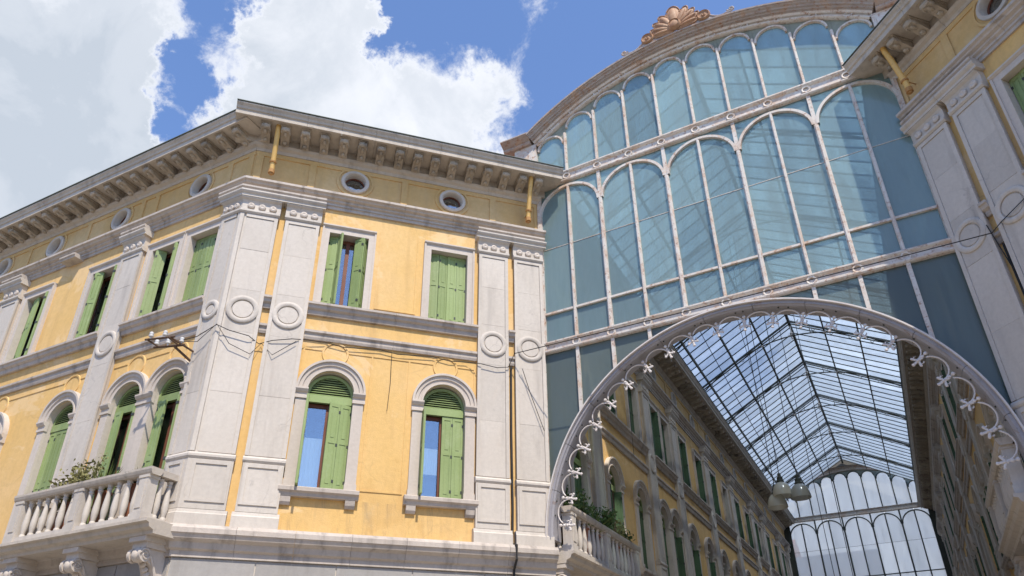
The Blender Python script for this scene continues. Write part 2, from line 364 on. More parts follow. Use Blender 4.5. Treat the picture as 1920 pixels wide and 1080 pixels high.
# profiles (n, z)
P_BASE = [(-.05, 5.02), (.10, 5.02), (.10, 5.14), (.17, 5.18), (.20, 5.30), (.30, 5.36), (.33, 5.44), (.36, 5.46), (.36, 5.56), (.30, 5.64), (-.05, 5.66)]
P_LOW = [(-.05, 4.28), (.08, 4.28), (.12, 4.34), (.12, 4.40), (.20, 4.44), (.20, 4.50), (-.05, 4.56)]
P_STR1 = [(-.05, 11.14), (.07, 11.14), (.09, 11.20), (.09, 11.25), (.16, 11.29), (.18, 11.36), (.22, 11.38), (.22, 11.44), (-.05, 11.48)]
P_STR2 = [(-.05, 10.44), (.05, 10.44), (.07, 10.50), (.07, 10.58), (.12, 10.62), (.12, 10.68), (-.05, 10.70)]
P_ARCH = [(-.05, 14.56), (.05, 14.56), (.05, 14.64), (.08, 14.655), (-.05, 14.66)]
P_ENT = [(-.05, 14.663), (.08, 14.663), (.08, 14.73), (.14, 14.76), (.14, 14.81), (.22, 14.84), (.24, 14.88), (.30, 14.91), (.30, 14.98), (-.05, 15.03)]
P_BED = [(-.05, 16.14), (.05, 16.14), (.08, 16.22), (.16, 16.26), (.20, 16.33), (-.05, 16.36)]
P_COR = [(-.05, 16.36), (.14, 16.36), (.14, 16.60), (.86, 16.60), (.86, 16.56), (.90, 16.56), (.90, 16.70), (.94, 16.72), (.96, 16.78), (1.02, 16.84), (1.02, 16.88), (-.05, 16.93)]
P_CORL = [(n * .9 if n > .2 else n, z - .03) for n, z in P_COR]

def modillion():
    b = MB(); pts = []
    for i in range(9):      # scroll underside
        t_ = i / 8; pts.append((.15 + .56 * t_, 16.30 + .10 * math.sin(t_ * PI * 1.0) * (1 if t_ < .5 else 1) * .6 + .13 * t_ ** 2))
    prof = pts + [(.74, 16.47), (.74, 16.56), (.15, 16.56)]
    b.extrude(prof, -.115, .115); b.extrude([(.15, 16.55), (.76, 16.55), (.78, 16.598), (.15, 16.598)], -.14, .14)
    b.ellip((0, .72, 16.48), (.125, .06, .085), su=8, sv=5); b.ellip((0, .55, 16.40), (.055, .13, .05), su=6, sv=4); b.ellip((0, .30, 16.33), (.07, .09, .06), su=6, sv=4)
    for s_ in (-1, 1): b.ellip((s_ * .11, .60, 16.46), (.035, .10, .07), su=6, sv=4)
    return b.mesh('modillion', M['modillion'], True)

def pilaster(parent, fr, uc, wd, end=0, rich=True, base=5.66):
    """mesh part with sub-parts; end=+1/-1: that side meets the corner and is mitred"""
    h = wd / 2; key = ('pil', round(wd, 3), rich, end)
    def ex(b, prof, over=0., inset=0.):
        a, c, ka, kc = -h - over + inset, h + over - inset, 0, 0
        if end == 1: c, kc = h, KM
        if end == -1: a, ka = -h, -KM
        b.extrude(prof, a, c, ka, kc)
    bx = lambda n0, n1, z0, z1: [(n0, z0), (n1, z0), (n1, z1), (n0, z1)]
    L_, R_ = (-h + .0, -h + .09), (h - .09, h)
    def core():
        b = MB(); ex(b, bx(-.02, .112, base, 14.3), 0, .03)
        for side_, (a, c) in ((-1, L_), (1, R_)):
            if side_ == end: b.extrude(bx(.101, .15, 7.28, 13.86), a, c, KM if side_ == 1 else -KM, KM if side_ == 1 else -KM)
            else: b.box(a, c, .101, .15, 7.28, 13.86)
        b.box(-h + .09, h - .09, .101, .15, 13.76, 13.86)
        return b.mesh('pilaster', M['stone'])
    o = put('pilaster', cached(key, core), fr @ T(uc), parent)
    def ped():
        b = MB(); ex(b, [(0, base), (.20, base), (.20, base + .24), (.17, base + .27), (.155, base + .34), (0, base + .35)], .05)
        ex(b, bx(0, .15, base + .35, 7.12)); ex(b, [(0, 7.12), (.16, 7.12), (.185, 7.16), (.185, 7.21), (.15, 7.26), (0, 7.28)], .02)
        for x0, x1, z0, z1 in ((-h + .04, -h + .12, 6.16, 7.08), (h - .12, h - .04, 6.16, 7.08), (-h + .12, h - .12, 6.16, 6.22), (-h + .12, h - .12, 7.0, 7.08)): b.box(x0, x1, .15, .175, z0, z1)
        return b.mesh('pedestal', M['stone'])
    put('pedestal', cached(key + ('ped',), ped), fr @ T(uc), o)
    cuts = [7.285, 8.75, 10.35, 11.55, 12.75, 13.75]
    for i in range(5):
        def blk(i=i):
            b = MB(); z0, z1 = cuts[i] + .0025, cuts[i + 1] - .0025
            b.box(-h + .095, h - .095, .08, .128, z0, z1); return b.mesh('stone', M['stone'])
        put('stone', cached(key + ('b', i), blk), fr @ T(uc, random.uniform(-.004, .003), 0), o)
    def ringm():
        r = min(.38, h - .03); b = MB(); b.revolve(0, 10.97, [(r - .12, .10), (r - .115, .16), (r - .08, .178), (r - .03, .178), (r, .16), (r + .01, .10)], seg=28); return b.mesh('roundel', M['stone'], True)
    put('roundel', cached(key + ('ring',), ringm), fr @ T(uc), o)
    def bossm():
        r = min(.38, h - .03); b = MB(); b.revolve(0, 10.97, [(0, .15), (r - .15, .15), (r - .13, .12)], seg=24, closed=False); return b.mesh('roundel_boss', M['stone'], True)
    put('roundel_boss', cached(key + ('boss',), bossm), fr @ T(uc), o)
    def cap():
        b = MB(); ex(b, [(0, 13.87), (.16, 13.87), (.20, 13.91), (.20, 13.97), (.15, 13.99), (.15, 14.21), (.18, 14.27), (.25, 14.32), (.25, 14.345), (0, 14.345)], .03)
        ex(b, [(0, 14.348), (.27, 14.348), (.27, 14.41), (.32, 14.45), (.34, 14.48), (.34, 14.52), (0, 14.52)], .10)
        return b.mesh('capital', M['stone'])
    put('capital', cached(key + ('cap',), cap), fr @ T(uc), o)
    if rich:
        def dm(): b = MB(); b.revolve(0, 14.10, [(0.0, .14), (.085, .14), (.095, .17), (.085, .20), (.05, .215), (.0, .20)], seg=14, closed=False); return b.mesh('disc', M['stone_trim'], True)
        for dx in (-.27, 0, .27): put('disc', cached(('disc',), dm), fr @ T(uc + dx * wd / .86), o)
    return o

def leaf(w_, h_, mat):
    def fn():
        b = MB(); t_ = .045; b.box(0, w_, -t_ / 2 + .008, t_ / 2 - .008, 0, h_); st = .055
        for y0, y1 in ((t_ / 2 - .008, t_ / 2 + .004), (-t_ / 2 - .004, -t_ / 2 + .008)):
            b.box(0, st, y0, y1, 0, h_); b.box(w_ - st, w_, y0, y1, 0, h_)
            for z0, z1 in ((0, .12), (h_ * .53, h_ * .53 + .10), (h_ - .09, h_)): b.box(st, w_ - st, y0, y1, z0, z1)
            s_ = 1 if y0 > 0 else -1
            for z0, z1 in ((.17, h_ * .53 - .05), (h_ * .53 + .15, h_ - .14)): b.box(st + .035, w_ - st - .035, min(y0, y0 + .006 * s_), max(y1 - .003, y0 + .008), z0, z1)
        nf = len(b.f)
        for zz in (.2, h_ * .5, h_ - .25): b.box(-.012, .035, -t_ / 2 - .012, t_ / 2 + .012, zz, zz + .07)
        me = b.mesh('shutter_leaf', mat); me.materials.append(M['iron_dark'])
        for i in range(nf, len(me.polygons)): me.polygons[i].material_index = 1
        return me
    return cached(('leaf', round(w_, 3), round(h_, 3), mat.name), fn)

def shutters(win, fr, uc, hw, z0, z1, plus, minus, mt='shutter'):
    """two folding leaves each side; plus/minus = (angle of outer leaf, angle of inner leaf) in degrees, 0 = shut, positive = outwards"""
    lw = hw / 2 - .006; h = z1 - z0 - .02
    for sgn, cfg in ((1, plus), (-1, minus)):
        if cfg is None: continue
        a1, a2 = math.radians(cfg[0]), math.radians(cfg[1]); hx, hn = uc + sgn * (hw - .01), -.15
        F_ = Matrix.Scale(-1, 4, (1, 0, 0)) if sgn == 1 else Matrix.Identity(4)
        me = leaf(lw, h, M[mt])
        put('shutter_leaf', me, fr @ T(hx, hn, z0 + .01) @ F_ @ RZ(a1), win)
        ex, en = hx - sgn * lw * math.cos(a1), hn + lw * math.sin(a1)
        put('shutter_leaf', me, fr @ T(ex - sgn * .006 * math.cos(a2), en, z0 + .01) @ F_ @ RZ(a2), win)

def win_core(kind, r, z0, zt):
    def fn():
        b = MB(); n0, n1 = -.30, -.235
        b.box(-r, -r + .07, n0, n1, z0, zt); b.box(r - .07, r, n0, n1, z0, zt); b.box(-.05, .05, n0 + .001, n1 + .02, z0, zt); b.box(-r + .07, r - .07, n0, n1, zt - .09, zt); b.box(-r + .07, r - .07, n0, n1, z0, z0 + .1)
        return b.mesh('window', M['timber'])
    return cached(('core', kind, r, z0, zt), fn)
def pane_mesh(r, z0, zt): return cached(('pane', r, z0, zt), lambda: MB().box(-r, r, -.275, -.268, z0, zt).mesh('pane', M['window_glass']))

def arched_window(parent, fr, uc, r=.545, z0=6.66, plus=(88, 88), minus=(0, 0), sill=True, curtain=None, fine=True):
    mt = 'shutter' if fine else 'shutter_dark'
    zs, zb = 9.08, 8.84
    o = put('arched_window', win_core('a', r, z0, zb), fr @ T(uc), parent)
    put('pane', pane_mesh(r - .07, z0 + .1, zb - .09), fr @ T(uc), o)
    if curtain:
        u_a, u_b, c0, c1 = curtain
        b = MB(); N = 14
        for i in range(N):
            xa, xb = u_a + (u_b - u_a) * i / N, u_a + (u_b - u_a) * (i + 1) / N; ya, yb = -.33 + .015 * (i % 2), -.33 + .015 * ((i + 1) % 2)
            b.quad((xa, ya, c0), (xb, yb, c0), (xb, yb, c1), (xa, ya, c1))
        put('curtain', b.mesh('curtain', M['curtain']), fr @ T(uc), o)
    # louvred lunette
    put('lunette_rail', cached(('lr', r), lambda: MB().box(-r + .01, r - .01, -.19, -.10, zb + .0, zs - .05).mesh('lunette_rail', M['shutter'])), fr @ T(uc), o)
    put('lunette_frame', cached(('lf', r), lambda: MB().revolve(0, zs - .05, [(r - .055, -.20), (r - .055, -.11), (r + .02, -.11), (r + .02, -.20)], 0, PI, 18).mesh('lunette_frame', M['shutter'])), fr @ T(uc), o)
    ns = 8
    def slat(i):
        zz = (i + .5) * (r - .06) / ns; hw = math.sqrt(max((r - .05) ** 2 - (zz + .02) ** 2, .001))
        b = MB(); b.extrude([(-.19, zs - .05 + zz + .035), (-.185, zs - .05 + zz + .045), (-.115, zs - .05 + zz - .012), (-.12, zs - .05 + zz - .022)], -hw, hw); return b
    if fine:
        for i in range(ns): put('slat', cached(('slat', r, i), lambda: slat(i).mesh('slat', M['shutter'])), fr @ T(uc), o)
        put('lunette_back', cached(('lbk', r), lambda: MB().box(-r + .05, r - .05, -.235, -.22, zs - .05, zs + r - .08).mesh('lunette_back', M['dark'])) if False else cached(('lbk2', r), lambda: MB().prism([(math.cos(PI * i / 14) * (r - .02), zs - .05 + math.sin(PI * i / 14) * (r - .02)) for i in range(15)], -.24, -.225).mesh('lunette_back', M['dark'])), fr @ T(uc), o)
    else:
        def allsl():
            b = MB()
            for i in range(ns):
                s_ = slat(i); k = len(b.v); b.v += s_.v; b.f += [tuple(k + j for j in f_) for f_ in s_.f]
            b.prism([(math.cos(PI * i / 14) * (r - .02), zs - .05 + math.sin(PI * i / 14) * (r - .02)) for i in range(15)], -.24, -.225); return b.mesh('louvre_slats', M['shutter_dark'])
        put('louvre_slats', cached(('allslat', r), allsl), fr @ T(uc), o, kind='stuff')
    # stone surround
    jw = .25
    def jm(): b = MB(); b.box(r, r + jw, 0, .07, z0, 8.83); b.box(-r - jw, -r, 0, .07, z0, 8.83); b.box(r - .015, r + jw + .015, 0, .10, z0, z0 + .16); b.box(-r - jw - .015, -r + .015, 0, .10, z0, z0 + .16); return b.mesh('jamb', M['stone_trim'])
    put('jamb', cached(('jamb', r, z0), jm), fr @ T(uc), o)
    for s_ in (-1, 1):
        def im():
            b = MB(); x0, x1 = (r - .02, r + jw + .03) if s_ > 0 else (-r - jw - .03, -r + .02)
            b.extrude([(0, 8.832), (.10, 8.832), (.10, 8.90), (.08, 8.91), (.08, 8.97), (.12, 8.99), (.16, 9.05), (.16, 9.09), (0, 9.09)], x0, x1)
            return b.mesh('impost', M['stone_trim'])
        put('impost', cached(('impost', r, s_), im), fr @ T(uc), o)
    def rm(): b = MB(); b.revolve(0, 9.092, [(r, -.05), (r, .07), (r + .04, .07), (r + .045, .05), (r + .12, .06), (r + .13, .09), (r + .21, .10), (r + .22, .14), (r + .275, .14), (r + .28, 0)], 0, PI, 26); return b.mesh('archivolt', M['stone_trim'], True)
    put('archivolt', cached(('archi', r), rm), fr @ T(uc), o)
    if sill:
        def sm():
            b = MB(); b.extrude([(0, z0 - .21), (.13, z0 - .21), (.15, z0 - .14), (.20, z0 - .10), (.20, z0 - .02), (.18, z0), (-.3, z0)], -r - .34, r + .34); return b.mesh('sill', M['stone_band'])
        put('sill', cached(('sill', r, z0), sm), fr @ T(uc), o)
        def bm(): return MB().extrude([(0, z0 - .40), (.06, z0 - .40), (.10, z0 - .34), (.12, z0 - .212), (0, z0 - .212)], -.11, .11).mesh('sill_bracket', M['stone_band'])
        for s_ in (-1, 1): put('sill_bracket', cached(('sb', z0), bm), fr @ T(uc + s_ * (r + .16)), o)
    shutters(o, fr, uc, r, z0, zb, plus, minus, mt)
    return o

def upper_window(parent, fr, uc, plus=(0, 0), minus=(0, 0), mt='shutter'):
    r, z0, zt = .52, 11.50, 13.76
    o = put('upper_window', win_core('u', r, z0, zt), fr @ T(uc), parent)
    put('pane', pane_mesh(r - .07, z0 + .1, zt - .09), fr @ T(uc), o)
    def sm():
        b = MB(); jw = .15
        b.box(-r - jw, -r, 0, .07, z0 - .02, zt); b.box(r, r + jw, 0, .07, z0 - .02, zt); b.box(-r - jw, r + jw, 0, .07, zt, zt + .16)
        b.box(-r - jw - .05, -r - jw, 0, .10, z0 - .02, zt + .16); b.box(r + jw, r + jw + .05, 0, .10, z0 - .02, zt + .16); b.extrude([(0, zt + .16), (.08, zt + .16), (.13, zt + .20), (.13, zt + .24), (0, zt + .25)], -r - jw - .05, r + jw + .05)
        return b.mesh('surround', M['stone_trim'])
    put('surround', cached(('usur',), sm), fr @ T(uc), o)
    shutters(o, fr, uc, r, z0, zt, plus, minus, mt)
    return o

def oculus(parent, fr, uc):
    def rm(): b = MB(); b.revolve(0, 15.66, [(.285, -.2), (.285, .04), (.31, .07), (.34, .06), (.385, .06), (.40, .03), (.40, -.02)], seg=32); return b.mesh('oculus', M['stone'], True)
    o = put('oculus', cached(('ocu',), rm), fr @ T(uc), parent)
    def pm(): b = MB(); b.prism([(.29 * math.cos(2 * PI * i / 24), 15.66 + .29 * math.sin(2 * PI * i / 24)) for i in range(24)], -.19, -.18); return b.mesh('pane', M['window_glass'])
    put('pane', cached(('ocup',), pm), fr @ T(uc), o)
    def bm(): return MB().revolve(0, 15.66, [(.25, -.178), (.25, -.15), (.29, -.15), (.29, -.178)], seg=24).mesh('oculus_rim', M['timber'])
    put('oculus_rim', cached(('ocur',), bm), fr @ T(uc), o)

def plaster_ring(parent, fr, uc, z=10.13):
    def rm(): b = MB(); b.revolve(0, 0, [(.27, 0), (.275, .022), (.32, .028), (.335, 0)], seg=28); return b.mesh('plaster_ring', M['stucco'], True)
    put('plaster_ring', cached(('pring',), rm), fr @ T(uc, 0, z), parent)
def plaster_lines(parent, fr, segs):
    b = MB()
    for a, c, z0, z1 in segs: b.box(a, c, 0, .018, z0, z1)
    put('plaster_fillet', b.mesh('plaster_fillet', M['stucco']), fr, parent)

BAL = [(.075, 0), (.075, .05), (.055, .07), (.06, .10), (.08, .17), (.088, .25), (.083, .34), (.07, .46), (.058, .56), (.052, .63), (.052, .66), (.065, .67), (.065, .70), (.05, .715), (.07, .74), (.075, .78)]
def balcony(parent, fr, u0, u1, nd=.86, ends=(True, True), groups=2, zt=5.55, extra=0., shift=0., console_u=None):
    b = MB(); b.extrude([(.0, zt - .27), (nd - .12, zt - .27), (nd - .10, zt - .20), (nd, zt - .16), (nd + .03, zt - .08), (nd + .10, zt - .06), (nd + .10, zt), (0, zt)], u0 - .12 - shift, u1 + .12 + extra)
    slab = put('balcony', b.mesh('balcony', M['cornice']), fr, parent)
    zp = zt + .12; zr = zp + .84
    b = MB(); b.box(u0 - .02, u1 + .02, nd - .17, nd + .02, zt + .001, zp)
    if ends[0]: b.box(u0 - .02, u0 + .17, .1, nd - .17, zt + .001, zp)
    if ends[1]: b.box(u1 - .17, u1 + .02, .1, nd - .17, zt + .001, zp)
    put('plinth', b.mesh('plinth', M['stone']), fr, slab)
    b = MB(); pr = lambda a, c: [(a, zr), (c, zr), (c + .03, zr + .04), (c + .05, zr + .10), (c + .05, zr + .15), (a - .05, zr + .15), (a - .05, zr + .10), (a - .03, zr + .04)]
    b.extrude(pr(nd - .18, nd + .02), u0 - .08, u1 + .08)
    for e, uu in ((ends[0], u0), (ends[1], u1 - .15)):
        if e: b.box(uu - .05, uu + .20, .1, nd - .235, zr + .02, zr + .149)
    put('handrail', b.mesh('handrail', M['cornice']), fr, slab)
    peds = [u0 + .13] + [u0 + .13 + (u1 - u0 - .26) * (i + 1) / groups for i in range(groups)]
    def pm():
        b = MB(); b.box(-.13, .13, nd - .22, nd + .03, zp, zr); b.box(-.16, .16, nd - .24, nd + .05, zp - .1, zp + .06); b.box(-.15, .15, nd - .235, nd + .045, zr - .06, zr)
        b.box(-.08, .08, nd + .03, nd + .045, zp + .14, zr - .12); return b.mesh('pier', M['stone'])
    for u in peds: put('pier', cached(('pier', nd, zt), pm), fr @ T(u), slab)
    bm = cached(('bal', zt), lambda: MB().lathe(0, 0, [(r_ * .84, z_ * .84 / .78) for r_, z_ in BAL], 10).mesh('baluster', M['stone'], True))
    for i in range(groups):
        a, c = peds[i] + .13, peds[i + 1] - .13; n = max(3, round((c - a) / .31))
        for j in range(n): put('baluster', bm, fr @ T(a + (c - a) * (j + .5) / n, nd - .08, zp), slab)
    for e, uu in ((ends[0], u0 + .08), (ends[1], u1 - .08)):
        if e:
            for j in range(2): put('baluster', bm, fr @ T(uu, .25 + .22 * j, zp), slab)
    def cm():
        b = MB(); top = zt - .272
        # bracket block and S scroll
        b.box(-.24, .24, .0, nd - .14, top - .10, top - .001); b.box(-.20, .20, .0, nd - .22, top - .22, top - .10)
        pts = [(.05, top - 1.0), (.16, top - .98), (.24, top - .88), (.26, top - .72), (.34, top - .55), (.48, top - .44), (.58, top - .40), (.60, top - .221), (.05, top - .221)]
        b.extrude(pts, -.15, .15)
        for s_ in (-.17, .17):
            x0, x1 = min(s_, s_ * .8), max(s_, s_ * .8)
            for (cn, cz, rr) in ((.56, top - .36, .14), (.17, top - .92, .11)):
                N = 16; k = len(b.v); b.v += [(x0 - .02, cn + rr * math.cos(2 * PI * i / N), cz + rr * math.sin(2 * PI * i / N)) for i in range(N)] + [(x1 + .02, cn + rr * math.cos(2 * PI * i / N), cz + rr * math.sin(2 * PI * i / N)) for i in range(N)]
                b.f += [tuple(range(k, k + N)), tuple(range(k + 2 * N - 1, k + N - 1, -1))] + [(k + i, k + (i + 1) % N, k + N + (i + 1) % N, k + N + i) for i in range(N)]
                b.tube([(s_ * 1.16, cn + (rr - .02) * (1 - i / 26) * math.cos(i * .5), cz + (rr - .02) * (1 - i / 26) * math.sin(i * .5)) for i in range(24)], .018, 5)
            b.tube([(s_, .56 - .02 - .38 * i / 8, top - .36 + .12 - .68 * (i / 8) ** 1.0 + .1 * math.sin(i / 8 * PI)) for i in range(9)], .03, 6)
        b.ellip((0, .56, top - .36), (.16, .15, .15), su=10, sv=6)
        for i in range(5): b.ellip((0, .42 - .065 * i, top - .52 - .085 * i), (.10 - .008 * i, .05, .06), su=8, sv=4)
        return b.mesh('console', M['stone_trim'], True)
    for u in (console_u or peds): put('console', cached(('console', nd, zt), cm), fr @ T(u), slab)
    return slab

CL = (0, 0)
F_UP = [(2.76, (9, -12), (0, 4)), (5.54, (14, 72), (62, -38))]
F_LO = [(2.745, (88, 92), (0, 0), (.02, .5, 7.35, 8.02)), (5.535, (84, 92), (14, 14), (-.1, .5, 6.70, 8.0))]
L_UP = [(1.28, (2, 0), (0, 2)), (2.75, (52, -48), (66, -62)), (5.22, (58, -20), (86, -84)), (8.24, (22, 8), (80, -76)), (10.9, CL, CL), (12.4, (60, 10), (80, 60)), (14.9, CL, CL), (17.8, CL, (60, 60))]
L_CUR = {1.25: (-.45, .1, 5.7, 8.7), 2.75: (-.45, .1, 5.7, 8.3)}
L_LO = [(1.25, (34, 2), (87, -86)), (2.75, (36, 4), (87, -86)), (5.2, (2, 0), (0, 2)), (8.22, CL, CL), (10.9, CL, CL), (12.4, CL, CL), (14.9, CL, CL), (17.8, CL, CL)]
L_PIL = [4.05, 9.55, 13.65, 19.2]
G_PIL = [4.3, 10.1, 13.9, 19.5, 25.0, 30.5, 34.2, 40.0, 43.9]
G_WIN = [1.35, 2.95, 5.85, 8.6, 11.25, 12.75, 15.35, 18.1, 20.9, 23.6, 26.4, 29.1, 31.6, 33.1, 35.7, 38.5, 41.2, 42.7]

def corner_building(side):
    S = MIR if side > 0 else Matrix.Identity(4)
    nm = 'corner_building'
    lab = ('sunlit ochre palazzo with green shutters and white pilasters, left of the glass screen' if side < 0 else
           'ochre palazzo in shade with white pilasters, cropped by the right edge beyond the glass screen')
    B = thing(nm, lab, 'building', (side * 12, -2, 0), 'matching corner buildings flanking the glazed arcade')
    near = side < 0
    F_, L_, G_ = S @ FF, S @ FL, S @ FG
    LL = 20.0
    # --- walls
    def walls(fr, tag, u0, u1, lo, up, oc, r, lob):
        put('wall', wall_mesh((tag, 'lo'), u0, u1, 4.3, 10.44, [('a', c, r, lob(c), 9.08) for c in lo], M['stucco']), fr, B)
        put('wall', wall_mesh((tag, 'up'), u0, u1, 10.44, 15.0, [('r', c - .52, c + .52, 11.48, 13.76) for c in up], M['stucco']), fr, B)
        put('frieze', wall_mesh((tag, 'fr'), u0, u1, 15.0, 16.4, [('o', c, 15.66, .29) for c in oc], M['stucco_frieze']), fr, B)
    F_OC = [2.73, 5.56]; L_OC = [2.0, 5.3, 8.35, 11.0, 13.8, 16.4]; G_OC = [1.6, 5.4, 8.9] + [12.0 + 3.1 * i for i in range(10)]
    walls(F_, 'F', 0, LF, [c[0] for c in F_LO], [c[0] for c in F_UP], F_OC, .545, lambda c: 6.66)
    lw = L_LO if near else []; lu = L_UP if near else []
    walls(L_, 'L%d' % near, 0, LL, [c[0] for c in lw], [c[0] for c in lu], L_OC if near else [], .5, lambda c: 5.6 if c < 6.0 else 6.66)
    walls(G_, 'G', .3, 45, G_WIN, G_WIN, G_OC, .5, lambda c: 5.6 if c < 4 else 6.66)
    # closing pier between the chamfer and the arcade, roof and hidden back walls
    b = MB(); pts = [(-5, 0), (-5, .42), (-5.42, .42), (-5.8, -.02)]
    pts = [(-5.0, .005), (-5.0, .30), (-5.4, .30), (-5.4, .25), (-5.3, -.25)]
    k = len(b.v); N = len(pts); b.v += [(x, y, 0) for x, y in pts] + [(x, y, 17.2) for x, y in pts]
    b.f += [tuple(range(N)), tuple(range(2 * N - 1, N - 1, -1))] + [(i, (i + 1) % N, N + (i + 1) % N, N + i) for i in range(N)]
    put('pier_wall', b.mesh('pier_wall', M['stone']), S, B)
    lx, ly = KX - LL * math.cos(AL), KY - LL * math.sin(AL)
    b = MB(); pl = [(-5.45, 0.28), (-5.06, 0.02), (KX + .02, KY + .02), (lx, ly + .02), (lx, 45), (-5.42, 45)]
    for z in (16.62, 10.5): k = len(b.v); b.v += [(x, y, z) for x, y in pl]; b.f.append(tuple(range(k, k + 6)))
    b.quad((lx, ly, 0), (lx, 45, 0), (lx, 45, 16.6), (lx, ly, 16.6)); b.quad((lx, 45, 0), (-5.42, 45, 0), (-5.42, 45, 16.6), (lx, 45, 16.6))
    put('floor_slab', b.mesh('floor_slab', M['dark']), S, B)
    # hipped tiled roof set well back from the gutters
    b = MB(); rp = [(-5.2 - .6, .6), (KX - .2, KY + .5), (lx + .3, ly + .6), (lx + .3, 44.6), (-5.9, 44.6)]; cx_, cy_ = -18., 12.
    k = len(b.v); b.v += [(x, y, 16.94) for x, y in rp] + [(-16, 8, 17.9), (-16, 36, 17.9)]
    b.f += [(0, 1, 5), (1, 2, 5), (2, 3, 6, 5), (3, 4, 6), (4, 0, 5, 6)]; put('roof', b.mesh('roof', M['rooftile']), S, B)
    # ground floor
    for fr, a, c in ((F_, 0, LF), (L_, 0, LL), (G_, .3, 45)):
        ops = [('a', a + 1.6 + 3.1 * i, .95, .02, 2.9) for i in range(int((c - a - 1) / 3.1))]
        put('ground_floor_wall', wall_mesh(('gf', a, c), a, c, 0, 4.3, ops, M['stone'], .5), fr, B)
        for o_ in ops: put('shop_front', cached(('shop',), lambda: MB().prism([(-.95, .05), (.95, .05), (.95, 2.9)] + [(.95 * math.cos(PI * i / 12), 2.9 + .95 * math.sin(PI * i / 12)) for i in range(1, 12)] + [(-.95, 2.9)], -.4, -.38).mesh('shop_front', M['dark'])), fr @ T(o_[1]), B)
        put('dado_wall', MB().box(a - (.05 if a == 0 and fr is F_ else 0), c, -.02, .03, 4.3, 5.06).mesh('dado_wall', M['stone']), fr, B)
        n = max(1, round((c - a) / 1.55)); Lp = (c - a) / n
        if fr is not L_ or near:
            for i in range(n): put('frieze_panel', cached(('gp', round(Lp, 3)), lambda: MB().box(.012, Lp - .012, .02, .055, 4.57, 5.0).mesh('frieze_panel', M['grey_panel'])), fr @ T(a + i * Lp), B)
    # --- mouldings
    spans = [(F_, 0.0, LF, 0, KM, M), (L_, 0, LL, -KM, 0, M), (G_, .3, 45, 0, 0, M)]
    for i, (fr, a, c, k0, k1, _) in enumerate(spans):
        s_ = 1.15 if i < 2 else 3.
        mould('base_cornice', M['stone_band'], B, fr, P_BASE, a - (.06 if i == 0 else 0), c, s_ * 1.1, k0, k1)
        mould('base_moulding', M['stone_trim'], B, fr, P_LOW, a, c, s_ * 2, k0, k1)
        mould('architrave', M['stone_band'], B, fr, P_ARCH, a, c, s_ * 1.6, k0, k1)
        mould('entablature', M['stone_band'], B, fr, P_ENT, a - (.08 if i == 0 else 0), c, s_ * 1.3, k0, k1)
        mould('bed_moulding', M['cornice'], B, fr, P_BED, a, c, s_ * 1.4, k0, k1)
        if i == 0: mould('cornice_stone', M['cornice'], B, fr, P_COR, a - .45, c + .62, .98)
        elif i == 1: mould('cornice_stone', M['cornice'], B, fr, P_CORL, a - .30, c, .98)
        else: mould('cornice_stone', M['cornice'], B, fr, P_COR, a, c, 3.0)
        put('gutter_flashing', MB().extrude([(.6, 16.935), (1.03, 16.89), (1.05, 16.89), (1.05, 16.91), (.6, 16.955)], a - .45 if i == 0 else a, c + (.62 if i == 0 else 0)).mesh('gutter_flashing', M['lead']) if i != 1 else
            MB().extrude([(.5, 16.905), (.93, 16.86), (.95, 16.86), (.95, 16.88), (.5, 16.925)], a - .3, c).mesh('gutter_flashing', M['lead']), fr, B)
    # string courses between pilasters
    FP = [(.46, .85), (1.495, .85), (6.79, .88), (7.86, .88)]
    def strings(fr, u0, u1, pil):
        e = [u0] + [x for p in pil for x in (p[0] - p[1] / 2 - .002, p[0] + p[1] / 2 + .002)] + [u1]
        for i in range(0, len(e), 2):
            if e[i + 1] - e[i] > .05:
                mould('string_course', M['stone_band'], B, fr, P_STR1, e[i], e[i + 1], 2.6)
                mould('string_course', M['stone_band'], B, fr, P_STR2, e[i], e[i + 1], 2.6)
    strings(F_, .05, LF - .02, FP)
    if near: strings(L_, .02, LL, [(.30, .60)] + [(p, .84) for p in L_PIL])
    strings(G_, .3, 45, [(p, .84) for p in G_PIL])
    # pilasters
    for u, wd in FP: pilaster(B, F_, u, wd, 1 if u > 7.5 else 0)
    if near:
        pilaster(B, L_, .30, .60, -1)
        for u in L_PIL: pilaster(B, L_, u, .84)
    for u in G_PIL: pilaster(B, G_, u, .84)
    # broken-forward architrave over pilaster pairs
    pr = [(0, 14.522), (.30, 14.522), (.30, 14.57), (.34, 14.60), (.34, 14.655), (0, 14.658)]
    for a, c, kk in ((-.02, 2.0, 0), (6.26, LF, KM)): put('entablature_break', MB().extrude(pr, a, c, 0, kk).mesh('entablature_break', M['stone_band']), F_, B)
    if near:
        for a in [(0.0, .72, -KM)] + [(p - .5, p + .5) for p in L_PIL] + [(6.55, 7.25)]: put('entablature_break', MB().extrude(pr, *a).mesh('entablature_break', M['stone_band']), L_, B)
    for p in G_PIL: put('entablature_break', cached(('gb',), lambda: MB().extrude(pr, -.5, .5).mesh('entablature_break', M['stone_band'])), G_ @ T(p), B)
    # modillions
    mm = cached(('mod',), modillion)
    for i in range(16): put('modillion', mm, F_ @ T(.22 + .5265 * i + random.uniform(-.012, .012), random.uniform(-.015, .01), 0) @ RZ(random.uniform(-.02, .02)), B)
    if near:
        for i in range(34): put('modillion', mm, L_ @ T(.25 + .575 * i + random.uniform(-.015, .015), -.05 + random.uniform(-.015, .01), -.03) @ RZ(random.uniform(-.02, .02)), B)
    for i in range(74): put('modillion', mm, G_ @ T(.7 + .6 * i), B)
